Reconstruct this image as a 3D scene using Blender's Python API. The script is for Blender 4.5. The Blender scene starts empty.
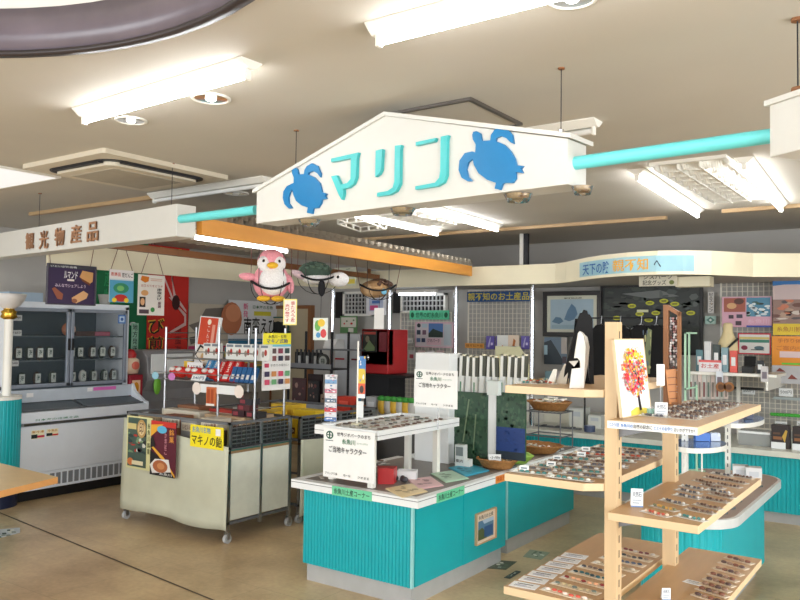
import bpy, math, random
from mathutils import Vector as V, Matrix
from mathutils.geometry import tessellate_polygon
random.seed(7)
sc = bpy.context.scene
COL = sc.collection
PI = math.pi
# ------------------------------------------------------------------ camera
FOC = 778.0
TH, RO = math.radians(2.2), math.radians(.75)
EYE = V((0, 0, 1.65))
FW = V((-.576*math.cos(TH), .817*math.cos(TH), math.sin(TH))).normalized()
R0 = V((.817, .576, 0)).normalized()
U0 = R0.cross(FW).normalized()
CR = (R0*math.cos(RO) + U0*math.sin(RO)).normalized()
CU = (U0*math.cos(RO) - R0*math.sin(RO)).normalized()
cam_d = bpy.data.cameras.new('camera'); cam = bpy.data.objects.new('camera', cam_d); COL.objects.link(cam)
cam_d.sensor_width = 36; cam_d.lens = 36*FOC/800; cam_d.clip_start = .05
cam.matrix_world = Matrix(((CR.x, CU.x, -FW.x, EYE.x), (CR.y, CU.y, -FW.y, EYE.y), (CR.z, CU.z, -FW.z, EYE.z), (0, 0, 0, 1)))
sc.camera = cam

def ray(x, y): return FW + CR*((x-400)/FOC) + CU*((300-y)/FOC)
def oz(x, y, z): r = ray(x, y); return EYE + r*((z-EYE.z)/r.z)
def ot(x, y, t): r = ray(x, y); return EYE + r*(t/r.y)
def os_(x, y, s): r = ray(x, y); return EYE + r*(s/r.x)
def od(x, y, d): return EYE + ray(x, y)*d
def opl(x, y, P, n): r = ray(x, y); return EYE + r*((P-EYE).dot(n)/r.dot(n))

# ------------------------------------------------------------------ materials
def lin(c):
    c = c/255.0
    return c/12.92 if c <= .04045 else ((c+.055)/1.055)**2.4
_m = {}
def mat(name, rgb, rough=.5, metal=0, noise=.06, scale=12, bump=0, emit=0, kind=None, alpha=1, trans=0, spec=.5):
    if name in _m: return _m[name]
    m = bpy.data.materials.new(name); m.use_nodes = True
    nt = m.node_tree; b = nt.nodes['Principled BSDF']
    c = [lin(v) for v in rgb]
    b.inputs['Roughness'].default_value = rough; b.inputs['Metallic'].default_value = metal
    b.inputs['Specular IOR Level'].default_value = spec
    if alpha < 1: b.inputs['Alpha'].default_value = alpha
    if trans: b.inputs['Transmission Weight'].default_value = trans
    if emit:
        b.inputs['Emission Color'].default_value = (*c, 1); b.inputs['Emission Strength'].default_value = emit
    tc = nt.nodes.new('ShaderNodeTexCoord')
    mp = nt.nodes.new('ShaderNodeMapping'); nt.links.new(tc.outputs['Object'], mp.inputs['Vector'])
    nz = nt.nodes.new('ShaderNodeTexNoise'); nz.inputs['Scale'].default_value = scale; nz.inputs['Detail'].default_value = 4
    nt.links.new(mp.outputs['Vector'], nz.inputs['Vector'])
    if kind == 'woodx': mp.inputs['Scale'].default_value = (.12, 1, 1)
    if kind == 'woody': mp.inputs['Scale'].default_value = (1, .12, 1)
    if kind == 'woodz': mp.inputs['Scale'].default_value = (1, 1, .1)
    if kind == 'brushed': mp.inputs['Scale'].default_value = (1, 1, .05)
    mx = nt.nodes.new('ShaderNodeMix'); mx.data_type = 'RGBA'
    lo = [max(0, v*(1-noise*2)) for v in c]; hi = [min(1, v*(1+noise*1.5)) for v in c]
    mx.inputs[6].default_value = (*lo, 1); mx.inputs[7].default_value = (*hi, 1)
    nt.links.new(nz.outputs['Fac'], mx.inputs[0]); nt.links.new(mx.outputs[2], b.inputs['Base Color'])
    if bump:
        bp = nt.nodes.new('ShaderNodeBump'); bp.inputs['Strength'].default_value = bump; bp.inputs['Distance'].default_value = .01
        nt.links.new(nz.outputs['Fac'], bp.inputs['Height']); nt.links.new(bp.outputs['Normal'], b.inputs['Normal'])
    _m[name] = m
    return m
def C(r, g, b, rough=.45): return mat('ink_%d_%d_%d' % (r, g, b), (r, g, b), rough, noise=.03)
CEIL = mat('ceiling_paint', (200, 194, 182), .75, noise=.05, scale=1.5)
WALL = mat('wall_paint', (184, 181, 176), .7, noise=.05, scale=2)
WALLD = mat('display_wall_panel', (178, 174, 168), .6, noise=.05, scale=3)
CREAM = mat('cream_board', (232, 224, 196), .5, noise=.04, scale=3)
WHITE = mat('white_laminate', (236, 238, 238), .35, noise=.02)
WHITEP = mat('white_paint', (240, 238, 230), .4, noise=.02)
ENAM = mat('white_enamel', (232, 238, 246), .3, noise=.02)
TEAL = mat('teal_laminate', (10, 170, 178), .45, noise=.05, scale=5)
TEALP = mat('teal_paint', (105, 212, 214), .35, noise=.02)
NAVY = mat('navy_base', (20, 32, 62), .4)
KICK = mat('grey_kickboard', (176, 176, 174), .5, noise=.06)
TOPG = mat('grey_countertop', (128, 120, 112), .4, noise=.06, scale=20)
TOPB = mat('brown_countertop', (152, 132, 120), .4, noise=.06, scale=20)
WOOD = mat('pale_wood', (194, 158, 116), .4, noise=.08, scale=30, kind='woody')
WOODZ = mat('pale_wood_upright', (214, 184, 142), .4, noise=.08, scale=30, kind='woodz')
WOODE = mat('pale_wood_edge', (220, 192, 152), .4, noise=.05, scale=30, kind='woodx')
BEAM = mat('orange_wood', (222, 152, 62), .45, noise=.12, scale=14, kind='woody')
BROWN = mat('brown_wood', (140, 92, 56), .5, noise=.1, scale=20, kind='woodz')
STEEL = mat('steel', (176, 178, 182), .3, 1, noise=.04, kind='brushed')
CHROME = mat('chrome', (225, 228, 235), .15, 1, noise=.02)
GREYM = mat('grey_metal', (120, 122, 126), .45, .4)
DARKM = mat('dark_metal', (42, 42, 46), .5, .3)
BLACK = mat('black_plastic', (20, 20, 22), .5)
VELV = mat('black_velvet', (14, 14, 16), .9)
CLOTH = mat('cream_cloth', (205, 206, 184), .85, noise=.06, scale=6)
GLASS = mat('cabinet_glass', (90, 104, 110), .05, alpha=.12, noise=0)
CLEAR = mat('clear_film', (225, 230, 235), .12, alpha=.35, noise=0)
TUBE = mat('lit_tube', (250, 252, 255), .5, emit=26, noise=0)
RATTAN = mat('rattan', (168, 118, 66), .7, noise=.25, scale=60, bump=.6)
CARDB = mat('cardboard', (196, 160, 116), .7, noise=.05)

# ------------------------------------------------------------------ mesh builder
_tx = {}
def text_geo(s):
    if s in _tx: return _tx[s]
    c = bpy.data.curves.new('t', 'FONT'); c.body = s; c.resolution_u = 2; c.offset = .012
    o = bpy.data.objects.new('t', c); COL.objects.link(o)
    dg = bpy.context.evaluated_depsgraph_get()
    me = bpy.data.meshes.new_from_object(o.evaluated_get(dg))
    vs = [v.co.copy() for v in me.vertices]; fs = [tuple(p.vertices) for p in me.polygons]
    bpy.data.objects.remove(o); bpy.data.curves.remove(c); bpy.data.meshes.remove(me)
    x0 = min(v.x for v in vs); x1 = max(v.x for v in vs); y0 = min(v.y for v in vs); y1 = max(v.y for v in vs)
    _tx[s] = ([((v.x-x0)/(x1-x0 or 1), (v.y-y0)/(y1-y0 or 1)) for v in vs], fs, (x1-x0)/(y1-y0 or 1))
    return _tx[s]

class MB:
    def __init__(self): self.v = []; self.f = []; self.mi = []; self.ms = []; self.M = Matrix(); self.sm = []
    def _m(self, m):
        if m not in self.ms: self.ms.append(m)
        return self.ms.index(m)
    def add(self, vs, fs, m, smooth=False):
        o = len(self.v); k = self._m(m)
        self.v += [self.M @ V(p) for p in vs]
        for f in fs: self.f.append([i+o for i in f]); self.mi.append(k); self.sm.append(smooth)
        return self
    def box(self, x0, x1, y0, y1, z0, z1, m):
        vs = [(x, y, z) for z in (z0, z1) for y in (y0, y1) for x in (x0, x1)]
        return self.add(vs, [(0, 2, 3, 1), (4, 5, 7, 6), (0, 1, 5, 4), (2, 6, 7, 3), (0, 4, 6, 2), (1, 3, 7, 5)], m)
    def prism(self, poly, z0, z1, m, mt=None):
        n = len(poly); a = sum(poly[i][0]*poly[(i+1) % n][1]-poly[(i+1) % n][0]*poly[i][1] for i in range(n))
        if a < 0: poly = poly[::-1]
        tr = tessellate_polygon([[V((p[0], p[1], 0)) for p in poly]])
        vs = [(p[0], p[1], z0) for p in poly]+[(p[0], p[1], z1) for p in poly]
        def ori(t, up):
            A, B, D = [poly[i] for i in t]; cr = (B[0]-A[0])*(D[1]-A[1])-(B[1]-A[1])*(D[0]-A[0])
            return tuple(t) if (cr > 0) == up else tuple(t[::-1])
        self.add(vs, [ori(t, False) for t in tr]+[(i, (i+1) % n, (i+1) % n+n, i+n) for i in range(n)], m)
        self.add([(p[0], p[1], z1) for p in poly], [ori(t, True) for t in tr], mt or m)
        return self
    def wall(self, pts, z0, z1, th, m):   # ribbon of thickness th following pts
        L = len(pts); off = []
        for i in range(L):
            a = V(pts[max(i-1, 0)]); b = V(pts[min(i+1, L-1)]); d = (b-a).normalized(); off.append((pts[i][0]-d.y*th, pts[i][1]+d.x*th))
        return self.prism(list(pts)+off[::-1], z0, z1, m)
    def cyl(self, p0, p1, r0, m, r1=None, n=12, smooth=True):
        r1 = r0 if r1 is None else r1
        p0 = V(p0); p1 = V(p1); d = (p1-p0).normalized(); a = d.orthogonal().normalized(); b = d.cross(a)
        vs = []
        for p, r in ((p0, r0), (p1, r1)):
            for i in range(n): t = 2*PI*i/n; vs.append(p+a*(r*math.cos(t))+b*(r*math.sin(t)))
        self.add(vs, [(i, (i+1) % n, (i+1) % n+n, i+n) for i in range(n)], m, smooth)
        return self.add(vs, [tuple(range(n))[::-1], tuple(range(n, 2*n))], m)
    def tube(self, pts, r, m, n=6):
        for a, b in zip(pts, pts[1:]): self.cyl(a, b, r, m, n=n)
        return self
    def lathe(self, prof, m, n=20, c=(0, 0, 0), sx=1, sy=1):
        vs = []; k = len(prof)
        for i in range(n):
            t = 2*PI*i/n
            for r, z in prof: vs.append((c[0]+r*sx*math.cos(t), c[1]+r*sy*math.sin(t), c[2]+z))
        fs = [(i*k+j, ((i+1) % n)*k+j, ((i+1) % n)*k+j+1, i*k+j+1) for i in range(n) for j in range(k-1)]
        return self.add(vs, fs, m, True)
    def ell(self, c, r, m, n=16, k=10, rot=None):
        M0 = self.M
        self.M = M0 @ Matrix.Translation(V(c)) @ (rot or Matrix())
        prof = [(math.sin(PI*j/k), -math.cos(PI*j/k)) for j in range(k+1)]
        vs = []; fs = []
        for i in range(n):
            t = 2*PI*i/n
            for a, z in prof: vs.append((r[0]*a*math.cos(t), r[1]*a*math.sin(t), r[2]*z))
        K = k+1
        for i in range(n):
            for j in range(k): fs.append((i*K+j, ((i+1) % n)*K+j, ((i+1) % n)*K+j+1, i*K+j+1))
        self.add(vs, fs, m, True); self.M = M0
        return self
    # flat art on a vertical face looking at -y (x right, z up)
    def flat(self, pts, y, m): return self.add([(a, y, b) for a, b in pts], [tuple(range(len(pts)))], m)
    def text(self, s, x0, z0, x1, z1, y, m, keep=False):
        vs, fs, asp = text_geo(s)
        if keep:
            w = min(x1-x0, (z1-z0)*asp); cx = (x0+x1)/2; x0, x1 = cx-w/2, cx+w/2
        return self.add([(x0+u*(x1-x0), y, z0+w*(z1-z0)) for u, w in vs], fs, m)
    def art(self, w, h, items, y0=0.0):
        y = y0-.0008
        for it in items:
            k = it[0]
            if k == 'p': self.flat([(a*w, b*h) for a, b in it[1]], y, C(*it[2]))
            else:
                u0, v0, u1, v1 = [it[1]*w, it[2]*h, it[3]*w, it[4]*h]
                if k == 'r': self.flat([(u0, v0), (u1, v0), (u1, v1), (u0, v1)], y, C(*it[5]))
                if k == 'e': self.flat([((u0+u1)/2+(u1-u0)/2*math.cos(t*PI/8), (v0+v1)/2+(v1-v0)/2*math.sin(t*PI/8)) for t in range(16)], y, C(*it[5]))
                if k == 't': self.text(it[5], u0, v0, u1, v1, y, C(*it[6]))
                if k == 'v':
                    n = len(it[5]); st = (v1-v0)/n
                    for i, ch in enumerate(it[5]): self.text(ch, u0, v1-(i+1)*st+st*.08, u1, v1-i*st-st*.04, y, C(*it[6]))
                if k == 'n':   # seeded blotches: photo-like picture
                    rr = random.Random(it[6]); sc_ = it[8] if len(it) > 8 else 1
                    for q in range(it[7]):
                        c = rr.choice(it[5]); a = rr.uniform(u0, u1); b = rr.uniform(v0, v1); ra = (u1-u0)*rr.uniform(.06, .17)*sc_; rb = (v1-v0)*rr.uniform(.05, .15)*sc_
                        P = [(min(max(a+ra*math.cos(t*PI/3), u0), u1), min(max(b+rb*math.sin(t*PI/3)*rr.uniform(.5, 1), v0), v1)) for t in range(6)]
                        self.flat(P, y-.00012*(q % 5), C(*c))
                    y -= .0006
            y -= .0006
        return self
    def build(self, name, parent=None, bevel=0, **props):
        me = bpy.data.meshes.new(name); me.from_pydata([tuple(p) for p in self.v], [], self.f)
        for m in self.ms: me.materials.append(m)
        me.polygons.foreach_set('material_index', self.mi); me.polygons.foreach_set('use_smooth', self.sm); me.update()
        o = bpy.data.objects.new(name, me); COL.objects.link(o)
        if parent: o.parent = parent
        if bevel:
            b = o.modifiers.new('bevel', 'BEVEL'); b.width = bevel; b.segments = 2; b.limit_method = 'ANGLE'
        for k, v in props.items(): o[k] = v
        return o

def thing(name, label, cat, loc=(0, 0, 0), rot=0, group=None):
    o = bpy.data.objects.new(name, None); COL.objects.link(o); o.empty_display_size = .1
    o.location = loc; o.rotation_euler = (0, 0, rot); o['label'] = label; o['category'] = cat
    if group: o['group'] = group
    return o
def solo(mb, name, label, cat, loc=(0, 0, 0), rot=0, group=None, bevel=0, kind=None):
    o = mb.build(name, None, bevel); o.location = loc; o.rotation_euler = (0, 0, rot); o['label'] = label; o['category'] = cat
    if group: o['group'] = group
    if kind: o['kind'] = kind
    return o
def again(src, name, label, cat, loc, rot=0, group=None, scale=None, tilt=None):
    o = src.copy(); COL.objects.link(o); o.name = name; o.location = loc; o.rotation_euler = (tilt or 0, 0, rot) if not isinstance(rot, tuple) else rot
    if scale: o.scale = scale
    o['label'] = label; o['category'] = cat
    if group: o['group'] = group
    return o
def struct(mb, name, bevel=0): return mb.build(name, None, bevel, kind='structure')

R90 = PI/2
def rt(t, xl, yt, yb, xr):
    a = ot(xl, yb, t); b = ot(xl, yt, t); c = ot(xr, yb, t); return (a.x, t, a.z), c.x-a.x, b.z-a.z, 0
def rs(s, xl, yt, yb, xr):
    a = os_(xl, yb, s); b = os_(xl, yt, s); c = os_(xr, yb, s); return (s, a.y, a.z), c.y-a.y, b.z-a.z, R90
def poster(name, label, cat, pl, base, art, th=.006, group=None, frame=None, cord=None, edge=None):
    loc, w, h, rot = pl
    m = MB(); m.box(0, w, 0, th, 0, h, C(*base)); m.art(w, h, art)
    if not frame and not cord: return solo(m, name, label, cat, loc, rot, group)
    o = thing(name, label, cat, loc, rot, group)
    m.build('printed_panel', o)
    if frame:
        f = MB(); fw, fm = frame
        f.box(-fw, w+fw, -.012, th+.004, -fw, 0, fm).box(-fw, w+fw, -.012, th+.004, h, h+fw, fm).box(-fw, 0, -.012, th+.004, 0, h, fm).box(w, w+fw, -.012, th+.004, 0, h, fm)
        f.build('frame', o, .003)
    if cord:
        for xa, xb, dz in cord:
            MB().cyl((xa*w, th/2, h), (xb*w, th/2, h+dz), .0025, C(120, 60, 50), n=5).build('cord', o)
    return o

def floor_mat():
    m = bpy.data.materials.new('vinyl_floor'); m.use_nodes = True; nt = m.node_tree; b = nt.nodes['Principled BSDF']
    tc = nt.nodes.new('ShaderNodeTexCoord')
    n1 = nt.nodes.new('ShaderNodeTexNoise'); n1.inputs['Scale'].default_value = 1.6; n1.inputs['Detail'].default_value = 8; n1.inputs['Roughness'].default_value = .6
    n2 = nt.nodes.new('ShaderNodeTexNoise'); n2.inputs['Scale'].default_value = 30; n2.inputs['Detail'].default_value = 5
    br = nt.nodes.new('ShaderNodeTexBrick'); br.inputs['Scale'].default_value = 1; br.offset = .5
    br.inputs['Brick Width'].default_value = .9; br.inputs['Row Height'].default_value = .9; br.inputs['Mortar Size'].default_value = .003; br.inputs['Mortar Smooth'].default_value = .5
    br.inputs['Color1'].default_value = (1, 1, 1, 1); br.inputs['Color2'].default_value = (.93, .93, .93, 1); br.inputs['Mortar'].default_value = (.68, .66, .62, 1)
    for n in (n1, n2, br): nt.links.new(tc.outputs['Object'], n.inputs['Vector'])
    r = nt.nodes.new('ShaderNodeValToRGB'); e = r.color_ramp.elements
    e[0].position = .3; e[0].color = (lin(172), lin(142), lin(102), 1); e[1].position = .72; e[1].color = (lin(224), lin(198), lin(154), 1)
    nt.links.new(n1.outputs['Fac'], r.inputs['Fac'])
    x1 = nt.nodes.new('ShaderNodeMix'); x1.data_type = 'RGBA'; x1.blend_type = 'MULTIPLY'; x1.inputs[0].default_value = .8
    nt.links.new(r.outputs['Color'], x1.inputs[6]); nt.links.new(br.outputs['Color'], x1.inputs[7])
    x2 = nt.nodes.new('ShaderNodeMix'); x2.data_type = 'RGBA'; x2.blend_type = 'OVERLAY'; x2.inputs[0].default_value = .25
    nt.links.new(x1.outputs[2], x2.inputs[6]); nt.links.new(n2.outputs['Fac'], x2.inputs[7])
    nt.links.new(x2.outputs[2], b.inputs['Base Color'])
    b.inputs['Roughness'].default_value = .28; b.inputs['Specular IOR Level'].default_value = .4
    return m
# ------------------------------------------------------------------ the room
ZC = 2.70
struct(MB().box(-9, 3.2, -3.2, 8.9, -.08, 0, floor_mat()), 'floor')
def ceiling():
    cx, cy, r = -2.216, .312, 1.4616; n = 64
    circ = [(cx+r*math.cos(2*PI*i/n), cy+r*math.sin(2*PI*i/n)) for i in range(n)]
    sq = []
    X0, X1, Y0, Y1 = -9, 3.2, -3.2, 8.9
    for x, y in circ:
        dx, dy = x-cx, y-cy
        k = min(((X1-cx)/dx if dx > 1e-9 else (X0-cx)/dx if dx < -1e-9 else 1e9), ((Y1-cy)/dy if dy > 1e-9 else (Y0-cy)/dy if dy < -1e-9 else 1e9))
        sq.append((cx+dx*k, cy+dy*k))
    m = MB()
    vs = [(x, y, ZC) for x, y in circ]+[(x, y, ZC) for x, y in sq]
    fs = [(i, i+n, (i+1) % n+n, (i+1) % n)[::-1] for i in range(n)]
    m.add(vs, fs, CEIL)
    for c in ((X0, Y0), (X1, Y0), (X1, Y1), (X0, Y1)):   # corners missed by the radial cut
        near = sorted(range(n), key=lambda i: (sq[i][0]-c[0])**2+(sq[i][1]-c[1])**2)
        for i in range(n):
            j = (i+1) % n
            a, b = sq[i], sq[j]
            if abs(a[0]-b[0]) > 1e-6 and abs(a[1]-b[1]) > 1e-6 and ((a[0]-c[0])**2+(a[1]-c[1])**2 < 16 or (b[0]-c[0])**2+(b[1]-c[1])**2 < 16) and (abs(a[0]-c[0]) < 1e-6 or abs(a[1]-c[1]) < 1e-6) and (abs(b[0]-c[0]) < 1e-6 or abs(b[1]-c[1]) < 1e-6):
                m.add([(a[0], a[1], ZC), (b[0], b[1], ZC), (c[0], c[1], ZC)], [(0, 1, 2)], CEIL)
    m.box(X0, X1, Y0, Y1, ZC+.40, ZC+.44, WHITEP)
    struct(m, 'ceiling')
    # curved fascia of the round opening
    f = MB(); FA = mat('dark_stained_fascia', (112, 102, 112), .3, noise=.18, scale=6)
    EDG = mat('dark_edge', (52, 44, 46), .4)
    for m_, z0, z1, ra, rb in ((FA, ZC-.0, ZC+.17, r-.03, r+.0), (EDG, ZC-.012, ZC+.004, r-.035, r+.004)):
        v = []; q = []
        for i in range(n):
            c_, s_ = math.cos(2*PI*i/n), math.sin(2*PI*i/n)
            v += [(cx+ra*c_, cy+ra*s_, z0), (cx+ra*c_, cy+ra*s_, z1), (cx+rb*c_, cy+rb*s_, z1), (cx+rb*c_, cy+rb*s_, z0)]
        for i in range(n):
            j = (i+1) % n
            for k in range(4): q.append((i*4+k, j*4+k, j*4+(k+1) % 4, i*4+(k+1) % 4))
        f.add(v, q, m_, True)
    struct(f, 'trim_1')
    rim = MB(); v = []; q = []
    for i in range(n):
        c_, s_ = math.cos(2*PI*i/n), math.sin(2*PI*i/n)
        v += [(cx+(r-.02)*c_, cy+(r-.02)*s_, ZC+.17), (cx+(r-.02)*c_, cy+(r-.02)*s_, ZC+.40)]
    for i in range(n): j = (i+1) % n; q.append((i*2, j*2, j*2+1, i*2+1))
    rim.add(v, q, WHITEP, True); struct(rim, 'trim_2')
ceiling()
# back wall with a low door left in the corner
struct(MB().box(-8.4, 3.2, 8.5, 8.6, 0, ZC, WALL), 'wall_back')
struct(MB().box(-8.45, -8.3, -3.2, 8.6, 0, ZC, WALL), 'wall_left')
w = MB()
for a, b in ((-3.2, -2.2), (1.2, 1.6), (5.0, 8.6)): w.box(3.0, 3.15, a, b, 0, ZC, WALL)
w.box(3.0, 3.15, -2.2, 5.0, 0, .75, WALL).box(3.0, 3.15, -2.2, 5.0, 2.35, ZC, WALL); struct(w, 'wall_right')
w = MB()
for a, b in ((-8.4, -7.4), (-3.4, -3.0), (1.8, 3.1)): w.box(a, b, -3.1, -2.95, 0, ZC, WALL)
w.box(-7.4, 1.8, -3.1, -2.95, 0, .5, WALL).box(-7.4, 1.8, -3.1, -2.95, 2.4, ZC, WALL); struct(w, 'wall_front')
p0, w_, h_, _ = rt(8.46, 271, 309, 470, 307)
z1 = p0[2]+h_
d = MB(); d.box(p0[0], p0[0]+w_, 8.44, 8.5, 0, z1, C(190, 178, 150)); struct(d, 'door_1')
d = MB()
for a, b in ((p0[0]-.05, p0[0]), (p0[0]+w_, p0[0]+w_+.06)): d.box(a, b, 8.42, 8.5, 0, z1+.05, BROWN)
d.box(p0[0], p0[0]+w_, 8.42, 8.5, z1, z1+.05, BROWN); struct(d, 'trim_3')
# floor seam strips
a = oz(0, 513, 0); b = oz(200, 595, 0); c = b+(b-a)*.5
m = MB(); dd = (b-a).normalized(); nn = V((-dd.y, dd.x, 0))*.007
m.add([tuple(p) for p in (a-dd-nn+V((0, 0, .002)), c-nn+V((0, 0, .002)), c+nn+V((0, 0, .002)), a-dd+nn+V((0, 0, .002)))], [(0, 1, 2, 3)], mat('seam', (70, 54, 44), .5)); struct(m, 'trim_4')
# curtain rails on the ceiling
m = MB(); RAIL = mat('rail_beige', (190, 160, 120), .5)
m.box(-6.2, -2.05, 7.02, 7.06, ZC-.03, ZC, RAIL); struct(m, 'trim_5')
m = MB(); m.box(-2.05+.5, .3, 6.88, 6.92, ZC-.03, ZC, RAIL); struct(m, 'trim_6')
m = MB(); m.box(-7.0, -5.0, 3.9, 3.94, ZC-.03, ZC, RAIL); struct(m, 'trim_7')
# valances
arc = [(-3.235, 7.3), (-3.08, 7.2), (-2.91, 7.03), (-2.72, 6.84), (-2.5, 6.68), (-2.25, 6.56), (-1.98, 6.53), (-1.78, 6.6), (-1.6, 6.75), (-1.46, 6.93), (-1.35, 7.1)]
tail = [(-1.02, 7.29), (1.2, 7.35)]
m = MB(); m.wall([(-6.05, 7.3)]+arc, 2.14, 2.34, .03, CREAM); m.wall([arc[-1]]+tail, 2.14, 2.34, .03, CREAM); struct(m, 'trim_8')
m = MB(); m.box(-6.08, -6.05, 3.55, 7.33, 2.14, 2.34, CREAM); struct(m, 'trim_9')
m = MB(); pts = [(-6.04, 7.34)]+[(x, y+.05) for x, y in arc]+[(x, y+.05) for x, y in tail]+[(1.2, 8.5), (-6.04, 8.5)]
m.prism(pts, 2.17, 2.2, WALLD); struct(m, 'trim_10')
m = MB(); m.box(ot(677, 280, 7.2).x, ot(711, 280, 7.2).x, 7.15, 7.3, 2.07, 2.16, CREAM); struct(m, 'trim_11')
# small white post between valance and ceiling
p = ot(525, 255, 7.6); m = MB(); m.box(p.x-.04, p.x, 7.55, 7.62, 2.3, ZC, WHITEP).box(p.x, p.x+.05, 7.56, 7.6, 2.3, ZC, DARKM); struct(m, 'trim_12')

# beams and ribbed panel
def beam(a, b, z0, z1, w, m):
    a = V((a[0], a[1], 0)); b = V((b[0], b[1], 0)); d = (b-a).normalized(); n = V((-d.y, d.x, 0))*w/2
    return MB().prism([tuple((a-n).xy), tuple((b-n).xy), tuple((b+n).xy), tuple((a+n).xy)], z0, z1, m)
solo(beam((-3.90, 3.30), (-4.22, 7.29), 2.24, 2.347, .05, BEAM), 'ceiling_beam', 'long orange wooden beam hanging in front of the ribbed panel', 'beam')
solo(beam((-5.16, 3.5), (-5.46, 7.29), 2.237, 2.29, .05, BROWN), 'ceiling_beam', 'brown wooden beam at the far left edge of the ribbed panel behind the penguin', 'beam')
for yy in (3.7, 5.4, 7.1):
    xx = -5.16-(yy-3.5)*.079; mb_ = MB().box(-.015, .015, -.015, .015, 0, .06, BROWN); solo(mb_, 'beam_spacer', 'small brown block between the far beam and the canopy, %s from the front' % {3.7: 'first', 5.4: 'second', 7.1: 'third'}[yy], 'block', (xx, yy, 2.29))
m = MB(); y = 3.52; RIBM = mat('ribbed_panel_beige', (176, 166, 150), .6); vs = []; fs = []; i = 0
while y < 7.3:
    x0 = -5.08-(y-2.7)*.078; x1 = -3.87-(y-3.3)*.08
    for yy, zz in ((y, 2.347), (y+.004, 2.385), (y+.05, 2.385), (y+.054, 2.347)): vs += [(x0, yy, zz), (x1, yy, zz)]
    y += .10
for k in range(len(vs)//2-1): fs.append((2*k, 2*k+1, 2*k+3, 2*k+2))
m.add(vs, fs, RIBM); m.add([(v[0], v[1], v[2]+.03) for v in vs], fs, RIBM)
solo(m, 'ribbed_canopy', 'ribbed beige canopy panel lying on the two wooden beams', 'panel')

# ------------------------------------------------------------------ ceiling lamps
def tube_lamp(label, a, b, lit, group, z=ZC, wid=.11, hood=True):
    a = V((*a, z)); b = V((*b, z)); L = (b-a).length; ang = math.atan2(b.y-a.y, b.x-a.x)
    o = thing('fluorescent_lamp', label, 'lamp', a, ang, group)
    m = MB(); W2 = wid/2
    m.M = Matrix.Rotation(R90, 4, 'Z') @ Matrix.Rotation(R90, 4, 'X')
    m.prism([(-W2, 0), (-W2, -.006), (-.015, -.036), (.015, -.036), (W2, -.006), (W2, 0)], 0, L, WHITEP)
    m.build('housing', o)
    for x in (.015, L-.03):
        MB().box(x, x+.015, -.014, .014, -.075, -.03, WHITEP).build('socket', o, .003)
    t = MB().cyl((.03, 0, -.055), (L-.03, 0, -.055), .0145, mat('canopy_tube', (250, 252, 255), .5, emit=9, noise=0) if lit == 2 else TUBE if lit else mat('unlit_tube', (235, 235, 232), .3)); t.build('tube', o)
    return o
G = None
tube_lamp('lit fluorescent lamp above the air conditioner at upper left', (-3.44, 2.17), (-2.22, 2.12), 1, G)
tube_lamp('lit fluorescent lamp at the top edge above the turtle sign', (-1.62, 2.12), (-.38, 2.12), 1, G)
tube_lamp('unlit fluorescent lamp right behind the hanging product sign', (-5.15, 3.88), (-3.85, 3.85), 0, G)
tube_lamp('unlit fluorescent lamp behind the top right of the turtle sign', (-2.65, 3.68), (-1.40, 3.66), 0, G)
for s_, l in ((-1.62, 'lit lamp running under the turquoise pipe left of the right-hand louver'), (-.98, 'lit lamp running under the turquoise pipe right of the right-hand louver'), (-4.22, 'lit lamp below the turtle sign left of the centre louver'), (-3.52, 'lit lamp below the turtle sign right of the centre louver')):
    tube_lamp(l, (s_, 4.9), (s_-.1, 6.8), 1, G, ZC)
tube_lamp('lit tube mounted under the ribbed canopy behind the penguin', (-4.42, 3.66), (-4.52, 4.78), 2, G, 2.35, .06)
tube_lamp('short lit tube under the ribbed canopy nearest the product sign', (-4.38, 3.36), (-4.40, 3.60), 2, G, 2.35, .06)
def louver(label, x0, x1, y0, y1):
    o = thing('louver_light', label, 'ceiling light', (x0, y0, ZC))
    W_, L_ = x1-x0, y1-y0
    f = MB(); f.box(-.03, 0, -.03, L_+.03, -.02, 0, WHITEP).box(W_, W_+.03, -.03, L_+.03, -.02, 0, WHITEP).box(0, W_, -.03, 0, -.02, 0, WHITEP).box(0, W_, L_, L_+.03, -.02, 0, WHITEP); f.build('frame', o)
    MB().box(0, W_, 0, L_, -.004, -.001, mat('louver_pan', (225, 222, 210), .4)).build('reflector', o)
    n = 9
    for k in range(3):
        b = MB(); xa, xb = W_*k/3+.01, W_*(k+1)/3-.01
        for i in range(n):
            yy = L_*(i+.5)/n; z = []
            vs = []; q = 8
            for j in range(q+1):
                u = j/q; vs += [(xa+(xb-xa)*u, yy-.03+.03*math.sin(u*PI), -.004), (xa+(xb-xa)*u, yy+.02-.03*math.sin(u*PI), -.05)]
            b.add(vs, [(2*j, 2*j+2, 2*j+3, 2*j+1) for j in range(q)], WHITEP)
        b.box(xa-.01, xa-.005, 0, L_, -.05, 0, WHITEP); b.build('louver_blades', o)
tube_lamp('added fill lamp, unseen behind the long kanji sign near the left wall', (-7.5, 5.0), (-6.3, 4.98), 1, G)  # added lamp, unseen behind the sign, brightens the dark back-left zone
louver('white louvered ceiling light behind the turquoise pipe at right', -1.47, -1.08, 4.8, 6.3)
louver('white louvered ceiling light seen between two lit tubes below the turtle sign', -4.1, -3.65, 4.9, 6.3)
o = thing('ceiling_panel_light', 'pale square ceiling panel at the left edge beside the air conditioner', 'ceiling light', (-6.05, 2.15, ZC))
MB().box(0, .93, 0, .9, -.012, 0, mat('panel_diffuser', (245, 247, 250), .5, emit=.55)).build('diffuser', o)
MB().box(-.02, .95, -.02, 0, -.014, 0, WHITEP).box(-.02, .95, .9, .92, -.014, 0, WHITEP).box(-.02, 0, 0, .9, -.014, 0, WHITEP).box(.93, .95, 0, .9, -.014, 0, WHITEP).build('frame', o)
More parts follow.
